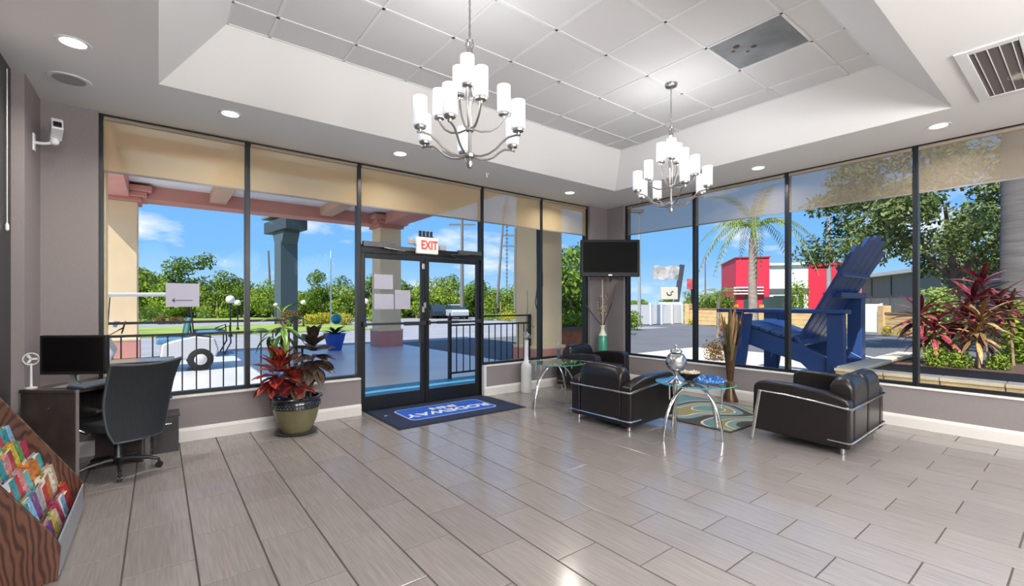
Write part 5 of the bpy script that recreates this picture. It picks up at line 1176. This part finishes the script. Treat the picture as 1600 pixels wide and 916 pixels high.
LC = leafmesh('leaf_cordyline', .50, .048, .4, .20, croton_mat('cordyline_red', (.05, .012, .018), (.20, .025, .04), (.42, .09, .10)), 7)
LC2 = leafmesh('leaf_cordyline_pale', .5, .035, .5, .22, croton_mat('cordyline_pale', (.16, .10, .04), (.34, .16, .08), (.5, .36, .14)), 7)
rnd = random.Random(40)
def cordyline(px, F, zs, label, me=LC, s_=1.0):
    x, y = at(px, F); t = thing('cordyline', label, 'plant', (x, y, GZ+.40), 0, None)
    for k, z in enumerate(zs):
        dx, dy = rnd.uniform(-.15, .15), rnd.uniform(-.15, .15); p = Vector((dx, dy, z)); B().tube([(dx*.2, dy*.2, 0), (dx*.7, dy*.7, z*.5), p], [.022, .018, .014], 6).obj('stem', M_bark, t, smooth=True)
        for i in range(26):
            a = 2.4*i+k; el = -.45+1.65*i/26+rnd.uniform(-.1, .1); inst(me, 'leaf', t, p+Vector((0, 0, .008*i-.06)), (cos(a)*cos(el), sin(a)*cos(el), sin(el)), rnd.uniform(-.3, .3), s_*rnd.uniform(.8, 1.15))
cordyline(1548, 8.4, (1.35, 1.02), 'tallest red cordyline beside the ringed palm trunk'); cordyline(1505, 8.2, (1.05, .75), 'red cordyline left of the tallest one'); cordyline(1452, 8.2, (.82, .55), 'red cordyline just right of the last mullion')
cordyline(1530, 7.8, (.72, .5), 'bronze-leaved cordyline low in the planting bed', LC2); cordyline(1585, 8.1, (.9,), 'bronze cordyline at the right picture edge', LC2)
for i, (px, F, r, h, lb) in enumerate(((1463, 8.0, .2, .34, 'small green shrub at the left end of the planting bed'), (1500, 7.8, .2, .3, 'small green shrub in the middle of the planting bed'), (1560, 7.6, .18, .28, 'small green shrub before the tallest cordyline'))):
    x, y = at(px, F); bush('green_shrub', lb, x, y, r, h, G2, px, GZ+.40, nl=700, ls=.025)
x, y = at(1466, 9.6); bush('light_bamboo', 'pale green feathery shrub behind the red cordylines', x, y, .42, 1.9, [(.22, .32, .08), (.34, .45, .12), (.42, .5, .16), (.2, .3, .06)], 1466, nl=2200, ls=.05)
x, y = at(1592, 8.9); bush('green_shrub', 'bright green shrub at the right picture edge', x, y, .35, 1.6, G2, 1592, nl=1800, ls=.05)
# small potted shrub on the walk
x, y = at(1118, 12.2); bush('green_shrub', 'small rounded shrub on the walk behind the trumpet vase', x, y, .35, .55, R2, 1118, nl=700, ls=.035)

# ---- giant blue chair (faces +Y)
t = thing('giant_chair', 'giant blue wooden lawn chair outside the right windows', 'giant chair', (9.9, 3.6, GZ))
MBl = mat('royal_blue_paint', (.022, .06, .20), .35, spec=.6, rnd=.05, bump=.1, bscale=8); o = (9.9, 3.6, 0); g0 = 0.0
def gb_(f, name, **k): b = B((9.9, 3.6, GZ)); f(b); return b.obj(name, MBl, t, bevel=k.get('bevel', .015))
NX, FX = 9.15, 10.75
for x in (NX, FX):
    gb_(lambda b: b.box(x-.05, 4.30, GZ, x+.05, 4.58, 1.22), 'front_leg')
    gb_(lambda b: b.prism([(4.30, GZ), (4.36, 1.2), (4.12, 1.2), (4.22, .4)], 'x', x-.03, x+.03), 'gusset')
gb_(lambda b: b.box(NX-.05, 2.60, GZ, NX+.05, 2.86, 1.22), 'rear_post'); gb_(lambda b: b.box(NX+.05, 2.66, GZ, NX+.12, 2.80, 1.22), 'rear_post')
gb_(lambda b: b.box(FX-.10, 2.76, GZ, FX+.12, 3.0, 1.50), 'rear_post')
gb_(lambda b: b.box(NX-.14, 2.56, 1.22, NX+.18, 4.78, 1.29), 'armrest', bevel=.02); gb_(lambda b: b.box(FX-.18, 3.0, 1.22, FX+.14, 4.78, 1.29), 'armrest', bevel=.02)
gb_(lambda b: b.box(9.55, 2.76, 1.49, 10.95, 3.06, 1.60), 'back_brace')
# seat stringers, slats
for x in (NX+.10, FX-.10):
    gb_(lambda b: b.prism([(4.62, .72), (4.66, .98), (4.3, .96), (3.6, .74), (3.3, .66), (2.75, .36), (2.55, GZ), (2.85, GZ), (3.3, .32), (4.0, .52)], 'x', x-.05, x+.05), 'stringer')
prof = [(4.62, .98), (4.42, .995), (4.22, .955), (4.02, .895), (3.82, .83), (3.62, .77), (3.42, .72)]
for i in range(len(prof)-1):
    (y0, z0), (y1, z1) = prof[i], prof[i+1]; gb_(lambda b: b.prism([(y0-.012, z0), (y1+.012, z1), (y1+.012, z1+.05), (y0-.012, z0+.05)], 'x', NX+.02, FX-.02), 'seat_slat', bevel=.01)
gb_(lambda b: b.box(NX+.05, 4.62, .62, FX-.05, 4.68, .95), 'apron')
for i in range(5):                                          # fanned back slats leaning away to -Y
    u = (i-2)/2.; xb = 9.95+u*.56; xt = 9.95+u*.68; zt = 2.58-.20*abs(u)**2; yb, yt = 3.45, 2.35+ (2.62-zt)*.5
    w = .122; P = [(xb-w, yb, .62), (xb+w, yb, .62), (xb+w, yb-.05, .60), (xb-w, yb-.05, .60), (xt-w*1.35, yt, zt), (xt+w*1.35, yt, zt), (xt+w*1.35, yt-.05, zt-.02), (xt-w*1.35, yt-.05, zt-.02)]
    gb_(lambda b: b.add(P, [(3,2,1,0),(4,5,6,7),(0,1,5,4),(1,2,6,5),(2,3,7,6),(3,0,4,7)]), 'back_slat', bevel=.01)
gb_(lambda b: b.obox((9.95, 2.70, 1.95), (1.5, .06, .18), 0, radians(-30)), 'back_brace'); gb_(lambda b: b.obox((9.95, 3.36, .72), (1.45, .08, .2), 0, radians(-30)), 'back_brace')
